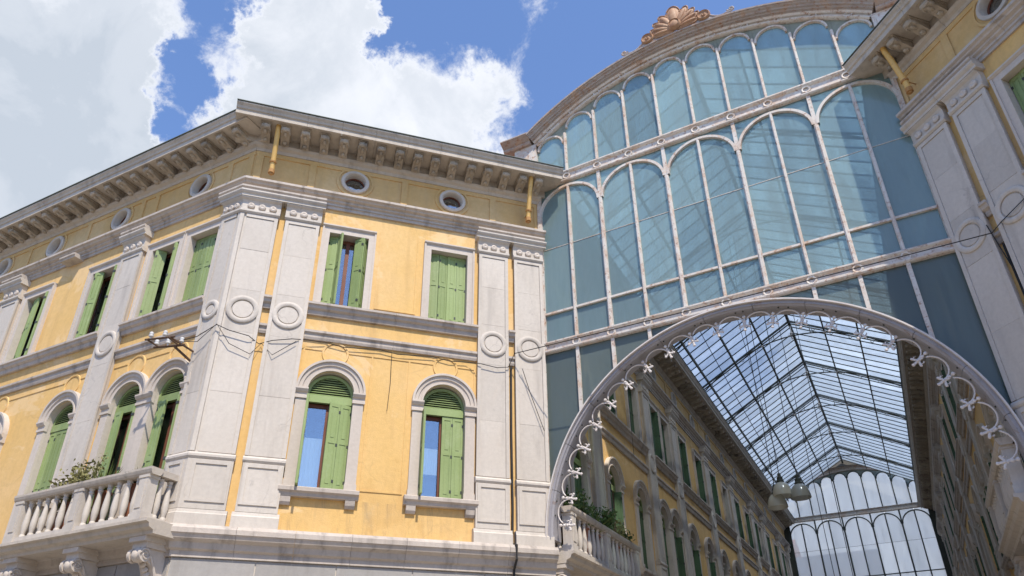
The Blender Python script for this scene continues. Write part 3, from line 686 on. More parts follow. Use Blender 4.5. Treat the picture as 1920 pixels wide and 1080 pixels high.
    # frieze framing
    def frz(fr, u0, u1, strips, oc):
        b = MB(); b.box(u0, u1, 0, .03, 15.05, 15.12); b.box(u0, u1, 0, .03, 16.0, 16.135)
        for u in strips: b.box(u - .09, u + .09, .0005, .035, 15.122, 15.998)
        put('frieze_frame', b.mesh('frieze_frame', M['stucco_frieze']), fr, B)
        for u in oc:
            put('frieze_ring', cached(('frr',), lambda: MB().revolve(0, 15.66, [(.46, 0), (.46, .028), (.52, .028), (.52, 0)], seg=28).mesh('frieze_ring', M['stucco_frieze'])), fr @ T(u), B); oculus(B, fr, u)
    frz(F_, 0, LF, (.1, 1.5, 4.15, 6.75, 8.18), F_OC)
    if near: frz(L_, 0, LL, (.12, .9, 3.8, 4.4, 6.8, 9.7, 12.4, 15, 17.6), L_OC)
    frz(G_, .3, 45, G_PIL, G_OC)
    # windows
    for c, p, m_, cur in F_LO: arched_window(B, F_, c, .545, 6.66, p, m_, True, cur)
    for c, p, m_ in F_UP: upper_window(B, F_, c, p, m_)
    if near:
        for c, p, m_ in L_LO: arched_window(B, L_, c, .5, 5.6 if c < 6 else 6.66, p, m_, c > 6, L_CUR.get(c), c < 9)
        for c, p, m_ in L_UP: upper_window(B, L_, c, p, m_)
    rr = random.Random(5 + side)
    for c in G_WIN:
        st = rr.choice([((0, 0), (0, 0)), ((86, -84), (0, 0)), ((86, -84), (86, -84)), ((85, -80), (84, -82))])
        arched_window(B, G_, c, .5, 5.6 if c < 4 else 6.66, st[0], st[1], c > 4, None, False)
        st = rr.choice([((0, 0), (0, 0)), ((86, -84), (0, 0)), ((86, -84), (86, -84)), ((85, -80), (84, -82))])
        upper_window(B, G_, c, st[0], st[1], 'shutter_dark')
    # plaster rings and panels
    for c in F_LO: plaster_ring(B, F_, c[0])
    if near:
        for c in L_LO: plaster_ring(B, L_, c[0], 10.05)
    plaster_lines(B, F_, [(1.95, 1.99, 7.4, 10.22), (6.27, 6.31, 7.4, 10.22), (1.99, 2.45, 10.18, 10.22), (3.05, 5.22, 10.18, 10.22), (5.86, 6.27, 10.18, 10.22), (3.66, 3.70, 6.7, 10.18), (4.60, 4.64, 6.7, 10.18), (3.7, 4.6, 6.70, 6.74),
                          (3.62, 3.67, 11.6, 14.1), (4.66, 4.71, 11.6, 14.1), (3.67, 4.66, 11.6, 11.65)])
    if near: plaster_lines(B, L_, [(3.1, 3.6, 10.18, 10.22), (4.5, 4.9, 10.18, 10.22), (5.5, 7.9, 10.18, 10.22), (8.55, 9.1, 10.18, 10.22), (1.6, 2.4, 10.18, 10.22)])
    # downpipes
    def pipem():
        b = MB(); b.tube([(0, .66, 16.62), (0, .62, 16.45), (0, .52, 16.2), (0, .40, 15.75), (0, .33, 15.52), (0, .30, 15.3)], .068, 10); return b.mesh('downpipe', M['pipe'], True)
    for u in (.47, 7.80):
        p_ = put('downpipe', cached(('pipe',), pipem), F_ @ T(u), B)
        put('pipe_collar', cached(('pc',), lambda: MB().tube([(0, .345, 15.58), (0, .335, 15.54)], .095, 10).tube([(0, .30, 15.32), (0, .30, 15.2)], .085, 10).tube([(0, .30, 15.21), (0, .30, 15.16)], .05, 8).tube([(0, .34, 15.56), (0, 0, 15.56)], .015, 5).mesh('pipe_collar', M['pipe_rust'])), F_ @ T(u), p_)
    # thin conduit between the two pilasters beside the arcade
    put('conduit', MB().tube([(.98, .05, 10.4), (.99, .05, 8.5), (.975, .05, 6.6), (.99, .05, 5.7), (.99, .16, 5.68), (.99, .39, 5.62), (.99, .38, 5.3), (.99, .16, 5.1), (.99, .16, 4.3)], .028, 6).mesh('conduit', M['cable']), F_, B)
    # balconies
    if near: balcony(B, L_, .12, 4.45, .82, (True, True), 2, 5.60, .25, .2)
    balcony(B, G_, .22, 5.2, .84, (True, True), 2, 5.60)
    # dark screen bars above arcade eaves not needed
    return B
LB = corner_building(-1)
RB = corner_building(1)

# ------------------------------------------------------------------ glazed arcade screens
RC, ZC = 7.95, 12.2
def zt(x, r=RC): return ZC + math.sqrt(r * r - x * x)
def add_screen(label, y, near):
    yf = Matrix.Translation((0, y, 0)) @ Matrix.Scale(-1, 4, (0, 1, 0))      # local +y = towards the street
    D = thing('glass_screen', label, 'glazed screen', (0, y, 0))
    bar = M['iron'] if near else M['iron_dark']; G1 = M['screen_glass'] if near else M['far_glass']; G2 = M['spandrel_glass'] if near else M['far_glass']  # far bars take dark iron, their backlit look put into the colour
    railm = M['iron']
    P = lambda n, me, mt=Matrix.Identity(4), par=D, **k: put(n, me, yf @ mt, par, **k)
    # rails
    b = MB(); b.extrude([(-.05, 10.90), (.10, 10.90), (.13, 10.93), (.13, 10.97), (.08, 10.98), (.08, 11.12), (.12, 11.14), (.15, 11.17), (.15, 11.21), (-.05, 11.22)], -5, 5); lr = P('rail', b.mesh('rail', railm))
    b = MB(); b.extrude([(-.05, 16.66), (.10, 16.66), (.13, 16.69), (.13, 16.72), (.08, 16.73), (.08, 16.94), (.12, 16.96), (.16, 17.0), (.16, 17.04), (-.05, 17.05)], -5, 5); ur = P('rail', b.mesh('rail', railm))
    P('transom', MB().box(-5, 5, -.03, .07, 12.12, 12.18).mesh('transom', bar)); P('transom', MB().box(-5, 5, -.01, .012, 14.368, 14.382).mesh('transom', bar))
    rs = cached(('ros', near), lambda: MB().revolve(0, 0, [(.075, .0), (.075, .035), (.11, .045), (.125, .0)], seg=14).mesh('rosette', railm, True))
    for k in range(11):
        x = -5 + k
        if near:
            P('rosette', rs, T(x, .09, 11.05), lr); 
            if k % 2 == 1 or 1: P('rosette', rs, T(x, .09, 16.84), ur)
        # mullions
        r_ = .055 if k % 2 == 0 else .042
        b = MB(); x_ = min(max(x, -4.96), 4.96); b.box(x_ - r_, x_ + r_, -.04, .075, 11.22, 15.6 if k % 2 == 0 else 16.5); b.box(x_ - r_ * .5, x_ + r_ * .5, .075, .10, 11.22, 15.6 if k % 2 == 0 else 16.5)
        if k % 2 == 0: b.box(x_ - .05, x_ + .05, -.035, .07, 15.6, 16.66)
        P('mullion', b.mesh('mullion', bar))
        if 0 < k < 10:
            zc = 5.9 + math.sqrt(25 - x * x); 
            if zc < 10.8: P('mullion', MB().box(x - .045, x + .045, -.035, .07, zc, 10.9).mesh('mullion', bar))
            P('mullion', MB().box(x - .04, x + .04, -.04, .08, 17.05, zt(x) - .42).box(x - .02, x + .02, .08, .10, 17.05, zt(x) - .42).mesh('mullion', bar))
    for c in (-4, -2, 0, 2, 4):      # double arches
        pts = [(c + .985 * math.cos(PI * i / 24), 15.62 + .93 * math.sin(PI * i / 24)) for i in range(25)]
        b = MB()
        for i in range(24):
            (xa, za), (xb, zb) = pts[i], pts[i + 1]; s_ = lambda x, z, k: (c + (x - c) * k, 15.62 + (z - 15.62) * k)
            for y0, y1, k1 in ((-.035, .085, .92),):
                A, B_, C_, D_ = (xa, za), (xb, zb), s_(xb, zb, k1), s_(xa, za, k1); k = len(b.v)
                b.v += [(p[0], y0, p[1]) for p in (A, B_, C_, D_)] + [(p[0], y1, p[1]) for p in (A, B_, C_, D_)]
                b.f += [(k + 4, k + 5, k + 6, k + 7), (k, k + 1, k + 2, k + 3), (k, k + 1, k + 5, k + 4), (k + 3, k + 2, k + 6, k + 7)]
        P('arch_bar', b.mesh('arch_bar', bar))
    for k in range(10):
        x0, x1 = -5 + k, -4 + k; xc = x0 + .5; top = zt(xc) - .03; zs = top - .455
        # upper small arches
        P('arch_bar', cached(('sa', near), lambda: MB().revolve(0, 0, [(.40, -.03), (.40, .08), (.455, .08), (.455, -.03)], 0, PI, 16).mesh('arch_bar', bar)), T(xc, 0, zs))
        P('pane', MB().prism([(x0 + .02, 17.05), (x1 - .02, 17.05), (x1 - .02, zs)] + [(xc + .45 * math.cos(PI * i / 12), zs + .45 * math.sin(PI * i / 12)) for i in range(13)] + [(x0 + .02, zs)], -.006, 0).mesh('pane', G1))
        # spandrel sheet round the small arch head
        pl = [(x0, zs)] + [(xc - .455 * math.cos(PI * i / 12), zs + .455 * math.sin(PI * i / 12)) for i in range(13)] + [(x1, zs)] + [(x1 - (x1 - x0) * i / 6, zt(x1 - (x1 - x0) * i / 6, 8.12)) for i in range(7)]
        b = MB(); N = 13
        for i in range(12):
            a = (xc - .455 * math.cos(PI * i / 12), zs + .455 * math.sin(PI * i / 12)); c = (xc - .455 * math.cos(PI * (i + 1) / 12), zs + .455 * math.sin(PI * (i + 1) / 12))
            b.quad((a[0], .01, a[1]), (c[0], .01, c[1]), (c[0], .01, zt(c[0], 8.1)), (a[0], .01, zt(a[0], 8.1)))
        b.quad((x0, .01, zs - .2), (x0 + .05, .01, zs - .2), (x0 + .05, .01, zt(x0 + .05, 8.1)), (x0, .01, zt(x0, 8.1))); b.quad((x1 - .05, .01, zs - .2), (x1, .01, zs - .2), (x1, .01, zt(x1, 8.1)), (x1 - .05, .01, zt(x1 - .05, 8.1)))
        P('spandrel_sheet', b.mesh('spandrel_sheet', M['spandrel']))
        for z0, z1 in ((11.22, 12.12), (12.18, 14.365), (14.385, 16.66)):
            P('pane', cached(('pn', near, z0), lambda: MB().box(.02, .98, -.006, 0, z0, z1).mesh('pane', G1)), T(x0))
        if k not in (4, 5):
            bot = [(x0 + .98 * i / 8 + .01, 5.9 + math.sqrt(max(0, 24.9 - (x0 + .98 * i / 8 + .01) ** 2))) for i in range(9)]
            bot = [(x, min(z, 10.88)) for x, z in bot]
            P('pane', MB().prism([(x0 + .01, 10.9)] + bot + [(x1 - .01, 10.9)], -.006, 0).mesh('pane', G2))
    # great ring
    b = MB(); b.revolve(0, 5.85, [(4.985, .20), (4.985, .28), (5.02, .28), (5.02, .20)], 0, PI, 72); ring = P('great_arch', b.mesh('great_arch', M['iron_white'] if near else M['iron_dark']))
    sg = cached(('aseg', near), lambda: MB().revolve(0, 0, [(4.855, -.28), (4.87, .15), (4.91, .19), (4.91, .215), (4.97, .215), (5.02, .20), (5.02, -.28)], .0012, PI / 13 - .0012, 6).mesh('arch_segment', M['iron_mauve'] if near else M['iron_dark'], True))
    for i in range(13): P('arch_segment', sg, Matrix.Translation((0, 0, 5.85)) @ Matrix.Rotation(-PI / 13 * i, 4, 'Y'), ring)
    # crown mouldings
    a1 = math.asin(5.12 / 8.3)
    b = MB(); b.revolve(0, ZC, [(7.99, 0), (7.99, .10), (8.02, .14), (8.05, .14), (8.05, .09), (8.14, .09), (8.14, .15), (8.19, .19), (8.19, .0)], PI / 2 - a1, PI / 2 + a1, 60); cr = P('crown_band', b.mesh('crown_band', railm, True))
    b = MB(); b.revolve(0, ZC, [(8.19, -.1), (8.19, .20), (8.21, .21), (8.21, .27), (8.245, .29), (8.245, .35), (8.285, .37), (8.30, .43), (8.33, .45), (8.33, .49), (8.375, .50), (8.39, -.1)], PI / 2 - a1, PI / 2 + a1, 60); P('crown_cornice', b.mesh('crown_cornice', M['iron_rusty'], True))
    for i in range(11):
        a = PI / 2 + (i - 5) * .118
        if near: P('rosette', rs, Matrix.Translation((8.09 * math.cos(a), .09, ZC + 8.09 * math.sin(a))), cr)
    for s_ in (-1, 1):
        z_ = ZC + math.sqrt(8.19 ** 2 - 5.12 ** 2) - .03
        pr = [(-.1, z_ + .02), (.22, z_ + .02), (.26, z_ + .06), (.26, z_ + .12), (.34, z_ + .16), (.40, z_ + .20), (.50, z_ + .25), (.50, z_ + .29), (-.1, z_ + .31)]
        a, c = sorted((s_ * 5.13, s_ * 6.1)); P('crown_cornice', MB().extrude(pr, a, c).mesh('crown_cornice', M['iron_rusty']))
        a, c = sorted((s_ * 4.985, s_ * 5.75)); P('side_pier', MB().box(a, c, -.2, .14, 16.9, z_ + .02).mesh('side_pier', railm))
        a, c = sorted((s_ * 5.08, s_ * 5.62)); P('pier_panel', MB().box(a, c, .14, .17, 17.2, z_ - .2).mesh('pier_panel', railm))
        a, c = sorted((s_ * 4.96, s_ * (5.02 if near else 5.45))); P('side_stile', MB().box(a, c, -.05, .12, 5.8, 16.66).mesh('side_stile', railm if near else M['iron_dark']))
    if not near: return D
    # scalloped fringe with fleurs
    def fleur():
        b = MB()       # local: -z towards the arch centre
        b.tube([(0, 0, .20), (0, 0, .05)], .016, 6); b.ellip((0, 0, .13), (.045, .04, .045)); b.ellip((0, 0, .03), (.05, .035, .035))
        b.ellip((0, 0, -.10), (.034, .025, .09)); b.ellip((0, 0, -.17), (.045, .03, .04))
        for s_ in (-1, 1):
            b.ellip((s_ * .075, 0, -.045), (.03, .022, .085), Matrix.Rotation(-s_ * .95, 3, 'Y')); b.ellip((s_ * .135, 0, -.07), (.038, .028, .036))
        b.ellip((0, 0, -.03), (.04, .05, .04)); b.ellip((0, .02, .235), (.05, .04, .05))
        return b.mesh('fleur', M['iron_white'], True)
    fm = cached(('fleur',), fleur)
    step = PI / 22
    def scal():
        R_ = 4.55; b = MB(); half = R_ * math.sin(step / 2); pts = []
        for i in range(13):
            t_ = PI * i / 12; pts.append((-half * math.cos(t_) * .96, 0, .29 * math.sin(t_) + .0))
        b.tube(pts, .018, 6)
        for s_ in (-1, 1): b.tube([(s_ * half * .96 - s_ * (.05 - .05 * math.cos(j * .8)) , .0, -.0 - .05 * math.sin(j * .8)) for j in range(6)], .016, 5)
        return b.mesh('scallop', M['iron_white'], True)
    sm = cached(('scal',), scal)
    for i in range(22):
        a = step * (i + .5); P('fleur', fm, Matrix.Translation((4.53 * math.cos(a), .02, 5.85 + 4.53 * math.sin(a))) @ Matrix.Rotation(PI / 2 - a, 4, 'Y') @ Matrix.Scale(.84, 4), ring)
        if i < 21:
            a = step * (i + 1); P('scallop', sm, Matrix.Translation((4.53 * math.cos(a), .02, 5.85 + 4.53 * math.sin(a))) @ Matrix.Rotation(PI / 2 - a, 4, 'Y'), ring)
    bolts = MB()
    for i in range(60):
        a = PI * (i + .5) / 60 + .01 * math.sin(i * 3); 
        if i % 4 < 2: bolts.ellip((4.862 * math.cos(a), .08, 5.85 + 4.862 * math.sin(a)), (.024, .024, .024), su=6, sv=4)
    P('rivets', bolts.mesh('rivets', M['iron_dark']), par=ring, kind='stuff')
    # palmette ornament on the crown
    yo = .44; zb = ZC + 8.375
    crn = thing('palmette_ornament', 'rust brown cast palmette with scrolls crowning the arched glass screen', 'ornament', (0, y - yo, zb))
    A = Matrix.Translation((0, y - yo, zb)) @ Matrix.Scale(-1, 4, (0, 1, 0))
    def petal(L, W_):
        def fn():
            b = MB(); b.ellip((0, .02, L * .52), (W_, .09, L / 2), su=12, sv=8); b.ellip((0, .08, L * .55), (W_ * .55, .07, L * .36), su=10, sv=6)
            b.tube([(W_ * .98 * math.sin(PI * i / 12), .06, L * .52 - L * .5 * math.cos(PI * i / 12)) for i in range(-12, 13)], .022, 5)
            return b.mesh('petal', M['copper'], True)
        return cached(('petal', L, W_), fn)
    for ang, L, W_ in ((0, 1.35, .30), (-28, 1.2, .20), (28, 1.2, .20), (-48, 1.15, .18), (48, 1.15, .18), (-66, 1.1, .16), (66, 1.1, .16), (-84, 1.0, .14), (84, 1.0, .14)):
        put('petal', petal(L * .74, W_ * .85), A @ T(0, 0, .10) @ Matrix.Rotation(math.radians(ang), 4, 'Y'), crn)
    put('boss', MB().ellip((0, .08, .25), (.2, .13, .22)).revolve(0, .25, [(.12, .1), (.16, .2), (.22, .1)], seg=16).mesh('boss', M['copper'], True), A, crn)
    for s_ in (-1, 1):
        def arcz(x): return math.sqrt(8.44 ** 2 - x * x) - 8.44
        top = [(s_ * (.45 + 1.05 * i / 10), arcz(.45 + 1.05 * i / 10) + .42 * (1 - i / 10) ** 1.1 + .10 * math.sin(i / 10 * PI * 2) + .03) for i in range(11)]
        bt = [(s_ * (.45 + 1.05 * i / 10), arcz(.45 + 1.05 * i / 10) - .03) for i in range(11)]
        sc = put('scroll', MB().prism(top + bt[::-1], -.05, .04).tube([(x, .03, z) for x, z in top], .035, 6).tube([(s_ * (1.66 + .11 * (1 - i / 22) * math.cos(i * .45 + PI)), .03, arcz(1.6) + .16 + .1 * (1 - i / 22) * math.sin(i * .45 + PI)) for i in range(20)], .03, 6).tube([(s_ * 1.48, .03, arcz(1.48) + .05), (s_ * 1.56, .03, arcz(1.5) + .02), (s_ * 1.66, .03, arcz(1.6) + .05)], .035, 6).mesh('scroll', M['iron_rusty'], True), A, crn)
        put('medallion', MB().revolve(s_ * .88, arcz(.88) + .22, [(0.0, .10), (.04, .12), (.08, .08), (.14, .08), (.17, .12), (.20, .08), (.20, -.03)], seg=18, closed=False).mesh('medallion', M['copper'], True), A, sc)
    return D
NS = add_screen('tall arched screen of blue glass in rusty white iron between the two palazzi', 0, True)
FS = add_screen('arched screen of milky glass, bars coloured dark as if backlit, closing the far end of the arcade', 45, False)

# ------------------------------------------------------------------ arcade roof
RF = thing('arcade_roof', 'pitched glass and dark iron roof over the arcade, with arched trusses', 'glass roof', (0, 22, 18))
ZR, SL, XE = 21.0, .55, 6.0
def zr(x): return ZR - SL * abs(x)
def sloped(name, x0, x1, y0, y1, dz0, dz1, mat, side):
    b = MB(); k = len(b.v)
    for x in (x0, x1):
        for y in (y0, y1):
            for dz in (dz0, dz1): b.v.append((side * x, y, zr(x) + dz))
    b.f += [(0, 1, 3, 2), (4, 6, 7, 5), (0, 4, 5, 1), (2, 3, 7, 6), (0, 2, 6, 4), (1, 5, 7, 3)]
    return b.mesh(name, mat)
Y0, BAY, NB = .7, .74, 59
PUR = [0, 1.55, 3.05, 4.55, 5.95]
YE = Y0 + BAY * NB
for s_ in (-1, 1):
    for i, x in enumerate(PUR):
        if i == 0 and s_ == 1: continue
        wv = .06 if i == 0 else .035
        put('purlin', MB().box(s_ * x - wv, s_ * x + wv, Y0, YE, zr(x) - .24 - (.12 if i == 0 else 0), zr(x) - .07).mesh('purlin', M['iron_dark']), parent=RF)
    bm = sloped('glazing_bar', .02, XE, -.018, .018, -.062, -.012, M['iron_dark'], s_)
    for j in range(NB + 1): put('glazing_bar', bm, T(0, Y0 + BAY * j, 0), RF)
    rest = MB()
    for i in range(4):
        pm = sloped('pane', PUR[i] + .01, PUR[i + 1] + .03, .01, BAY - .01, .0 + .006 * (3 - i), .006 + .006 * (3 - i), M['roof_glass'], s_)
        for j in range(NB):
            if j < 37: put('pane', pm, T(0, Y0 + BAY * j, 0), RF)
            else:
                k = len(rest.v); rest.v += [(v.co.x, v.co.y + Y0 + BAY * j, v.co.z) for v in pm.vertices]; rest.f += [tuple(k + a for a in p.vertices) for p in pm.polygons]
    put('distant_panes', rest.mesh('distant_panes', M['roof_glass']), parent=RF, kind='stuff')
def truss():
    b = MB()
    for dy in (-.11, .11):
        for s_ in (-1, 1):
            b.tube([(0, dy, ZR - .16), (s_ * 5.9, dy, zr(5.9) - .16)], .035, 5)
    return b.mesh('truss', M['iron_dark'])
tr = truss()
def zc_(x): return 20.05 - .088 * x * x
def chord():
    b = MB(); b.tube([(x, 0, zc_(x)) for x in [-5.0 + i * .5 for i in range(21)]], .036, 5); return b.mesh('tie_rod', M['iron_dark'])
ch = chord()
def strutm(x):
    b = MB(); b.tube([(x, 0, zc_(x)), (x, 0, zr(x) - .16)], .022, 5); b.revolve(x + (.16 if x > 0 else -.16), zr(x) - .36, [(.06, -.012), (.06, .012), (.085, .012), (.085, -.012)], seg=10); return b.mesh('strut', M['iron_pale'])
st = [strutm(x) for x in (-4.3, -3.4, -2.5, -1.7, -.9, .9, 1.7, 2.5, 3.4, 4.3)]
def pend():
    b = MB(); b.tube([(0, 0, zr(0) - .3), (0, 0, 19.95)], .03, 6); b.ellip((0, 0, 20.2), (.09, .09, .07)); b.ellip((0, 0, 19.92), (.05, .05, .08))
    for i in range(4):
        a = PI / 2 * i + .4; b.tube([(.03 * math.cos(a), .03 * math.sin(a), 20.1), (.14 * math.cos(a), .14 * math.sin(a), 20.02), (.16 * math.cos(a), .16 * math.sin(a), 20.12)], .018, 5)
    return b.mesh('pendant', M['iron_white'], True)
pe = pend()
def pend2(): return MB().ellip((0, 0, 0), (.08, .08, .06)).tube([(-.14, 0, .04), (0, 0, -.05), (.14, 0, .04)], .02, 5).mesh('pendant', M['iron_white'], True)
p2 = pend2()
for i in range(8):
    y = Y0 + BAY * (5 + 7 * i) + .0
    t_ = put('truss', tr, T(0, y, 0), RF)
    put('tie_rod', ch, T(0, y, 0), t_)
    for s_ in st: put('strut', s_, T(0, y, 0), t_)
    put('pendant', pe, T(0, y, 0), t_)
    for x in (-3.05, -1.55, 1.55, 3.05): put('pendant', p2, T(x, y, zc_(x)), t_)
# gable plate at the far end (the roof dies against it)
b = MB(); N = 24
def hole(x): return ZC + math.sqrt(8.3 ** 2 - x * x) if abs(x) < 5.1 else 18.7
for i in range(N):
    xa, xb = -5.9 + 11.8 * i / N, -5.9 + 11.8 * (i + 1) / N
    za, zb_ = hole(xa), hole(xb); ta, tb = max(zr(xa) + .5, za + .05), max(zr(xb) + .5, zb_ + .05)
    k = len(b.v); b.v += [(x, yy, z) for yy in (44.5, 44.62) for x, z in ((xa, za), (xb, zb_), (xb, tb), (xa, ta))]
    b.f += [(k, k + 1, k + 2, k + 3), (k + 4, k + 5, k + 6, k + 7), (k + 3, k + 2, k + 6, k + 7), (k, k + 1, k + 5, k + 4)]
put('gable_plate', b.mesh('gable_plate', M['lead_grey']), parent=RF)
for s_ in (-1, 1):      # low side walls carrying the roof
    x0, x1 = sorted((s_ * 5.55, s_ * 6.0)); put('kerb_wall', MB().box(x0, x1, .5, 44.6, 16.9, 17.62).mesh('kerb_wall', M['stucco_frieze']), parent=RF)

# far house blurred behind the end screen
fh = thing('distant_house', 'grey house with red roof seen dimly through the far glass screen', 'house', (-5, 66, 0))
put('wall', MB().box(-12, 0.5, 62, 72, 0, 17.5).mesh('wall', M['grey_panel']), parent=fh)
b = MB(); b.extrude([(61.4, 17.5), (72.6, 17.5), (67, 20.4)], -12.5, -7.2); put('roof', b.mesh('roof', M['rooftile']), parent=fh)
for i in range(5):
    for z in (7, 11): put('window', MB().box(-11 + 3 * i, -9.8 + 3 * i, 61.9, 62.02, z, z + 1.8).mesh('window', M['dark']), parent=fh)

# ------------------------------------------------------------------ hanging lamps
def lamp(loc, label, hang_z, sc=1.):
    L = thing('hanging_lamp', label, 'lamp', loc, 'cluster of bell lamps hung from the arcade roof')
    A = Matrix.Translation(loc) @ Matrix.Scale(sc, 4)
    put('lamp_shade', MB().lathe(0, 0, [(.05, .30), (.10, .29), (.18, .24), (.26, .14), (.31, 0), (.33, -.12), (.34, -.20), (.33, -.21), (.31, -.12), (.29, 0), (.24, .13), (.16, .22), (.05, .27)], 20, False).mesh('lamp_shade', M['lamp_glass'], True), A, L)
    put('socket', MB().lathe(0, 0, [(.04, .62), (.06, .60), (.06, .50), (.10, .47), (.10, .36), (.13, .33), (.13, .28)], 12).mesh('socket', M['iron_dark'], True), A, L)
    put('hanging_wire', MB().tube([(0, 0, .6), (.02, 0, (hang_z - loc[2]) / sc)], .014, 5).mesh('hanging_wire', M['cable']), A, L)
lamp((-.76, 10, 9.18), 'middle and highest bell lamp of the cluster hung under the arcade roof', 20.1)
lamp((-.19, 10.0, 9.03), 'rightmost opal bell lamp of the hanging cluster, against the far glass screen', 20.1)
lamp((-1.0, 10.1, 8.84), 'lowest opal bell lamp of the hanging cluster, on its left side', 20.1)
def wire(name, pts, label, r=.012, cat='cable', group=None):
    o = put(name, MB().tube(pts, r, 5).mesh(name, M['cable'])); o['label'] = label; o['category'] = cat
    if group: o['group'] = group
def sag(a, b, s_, n=16):
    a, b = Vector(a), Vector(b); return [tuple(a.lerp(b, i / n) - Vector((0, 0, s_ * 4 * (i / n) * (1 - i / n)))) for i in range(n + 1)]
wire('hanging_cable', sag((-.3, 17, 20.0), (-.2, 17, 3), 0), 'left of the two long cables hanging straight down before the far glass screen', .014, group='long cables hung from the roof')
wire('hanging_cable', sag((.45, 17.2, 20.1), (.45, 17.2, 3), 0), 'right of the two long cables hanging straight down before the far glass screen', .014, group='long cables hung from the roof')
wire('lamp_guy_wire', sag((-.8, 10, 10.1), (-2.8, 4.3, 17.2), .3), 'slack guy wire running from the lamp cluster up to the left cornice', .012)
wire('lamp_guy_wire', sag((-.7, 10, 10.2), (-1.8, 14, 19.6), .2), 'guy wire running from the lamp cluster up to the roof ridge', .012)
wire('pull_cable', sag((-3.2, 1.4, 12.2), (-3.25, 1.6, 8.2), 0, 4), 'thin white cord hanging beside the left inner wall under the great arch', .006, 'cord')

# street cable across the screen, and cables along the facade
fp = lambda u, n, z: tuple(FF @ Vector((u, n, z))); lp = lambda u, n, z: tuple(FL @ Vector((u, n, z)))
rp = lambda u, n, z: tuple(MIR @ FF @ Vector((u, n, z)))
wire('street_cable', sag(fp(.95, .3, 10.68), rp(1.01, .3, 10.59), .03, 20), 'long dark cable strung across the glass screen from palazzo to palazzo', .012)
wire('street_cable', [rp(1.01, .3, 10.59), rp(1.2, .2, 10.75), rp(1.76, .18, 10.9), rp(2.4, .1, 11.0), rp(3.6, .1, 10.9)], 'thin cable crossing the white pilasters of the shaded right palazzo', .010)
pts = [lp(.5, .5, 10.0), lp(.35, .3, 10.15), lp(.1, .28, 10.25), fp(8.35, .24, 10.4), fp(8.05, .22, 10.3), fp(7.6, .22, 10.22), fp(7.35, .1, 10.1), fp(7.05, .18, 10.2), fp(6.6, .2, 10.3), fp(6.25, .1, 10.38)]
for i in range(1, 10): pts.append(fp(6.25 - .45 * i, .06, 10.36 + .04 * math.sin(i * 2.1)))
pts += [fp(1.9, .2, 10.3), fp(1.4, .2, 10.24), fp(1.1, .2, 10.3), fp(.95, .3, 10.7)]
wire('facade_cable', pts, 'twisted black cable pinned along the sunny front under the string course', .011)
pts = [lp(.5, .5, 9.95), lp(.3, .3, 10.0), fp(8.35, .24, 10.42), fp(8.0, .22, 9.95), fp(7.5, .2, 9.75), fp(7.3, .05, 10.15), fp(7.0, .2, 9.8), fp(6.5, .2, 10.25)]
wire('facade_cable', pts, 'slack second cable looping across the white corner pilasters', .009)
wire('drop_cable', [fp(4.15, .04, 10.35), fp(4.13, .03, 9.5), fp(4.16, .03, 8.75)], 'short wire dropping down the yellow wall between the two arched windows', .007)
wire('drop_cable', [fp(.72, .22, 10.3), fp(.5, .2, 9.6), fp(.15, .2, 8.6)], 'cable slanting down across the white pilaster nearest the glass screen', .009)
wire('drop_cable', [rp(.9, .2, 10.9), rp(1.0, .05, 9.6), rp(1.03, .05, 8.2), rp(1.0, .05, 6)], 'cable running down between the two pilasters of the shaded right palazzo', .012)

# insulator bracket on the corner
IB = thing('insulator_bracket', 'rusty iron wall bracket with white porcelain insulators beside the corner pilaster', 'bracket', lp(.7, .0, 9.7))
b = MB(); b.tube([lp(.55, 0, 9.55), lp(.72, .55, 9.85)], .03, 6).tube([lp(.45, .5, 9.85), lp(1.35, .62, 9.95)], .03, 6).tube([lp(.45, .8, 9.92), lp(1.3, .92, 10.0)], .025, 6).tube([lp(.62, .5, 9.87), lp(.62, .85, 9.93)], .022, 5).tube([lp(1.22, .58, 9.94), lp(1.22, .95, 9.98)], .022, 5).tube([lp(.55, .0, 9.85), lp(.55, .85, 9.92)], .025, 5)
put('arm', b.mesh('arm', M['rust_arm']), parent=IB)
ins = MB().lathe(0, 0, [(.02, 0), (.02, .05), (.055, .06), (.06, .09), (.04, .11), (.05, .13), (.045, .17), (.02, .19)], 10).mesh('insulator', M['porcelain'], True)
for u, n, z in ((.55, .52, 9.88), (.95, .57, 9.92), (1.3, .61, 9.96), (.75, .84, 9.95), (1.15, .9, 9.99)): put('insulator', ins, Matrix.Translation(lp(u, n, z)), IB)

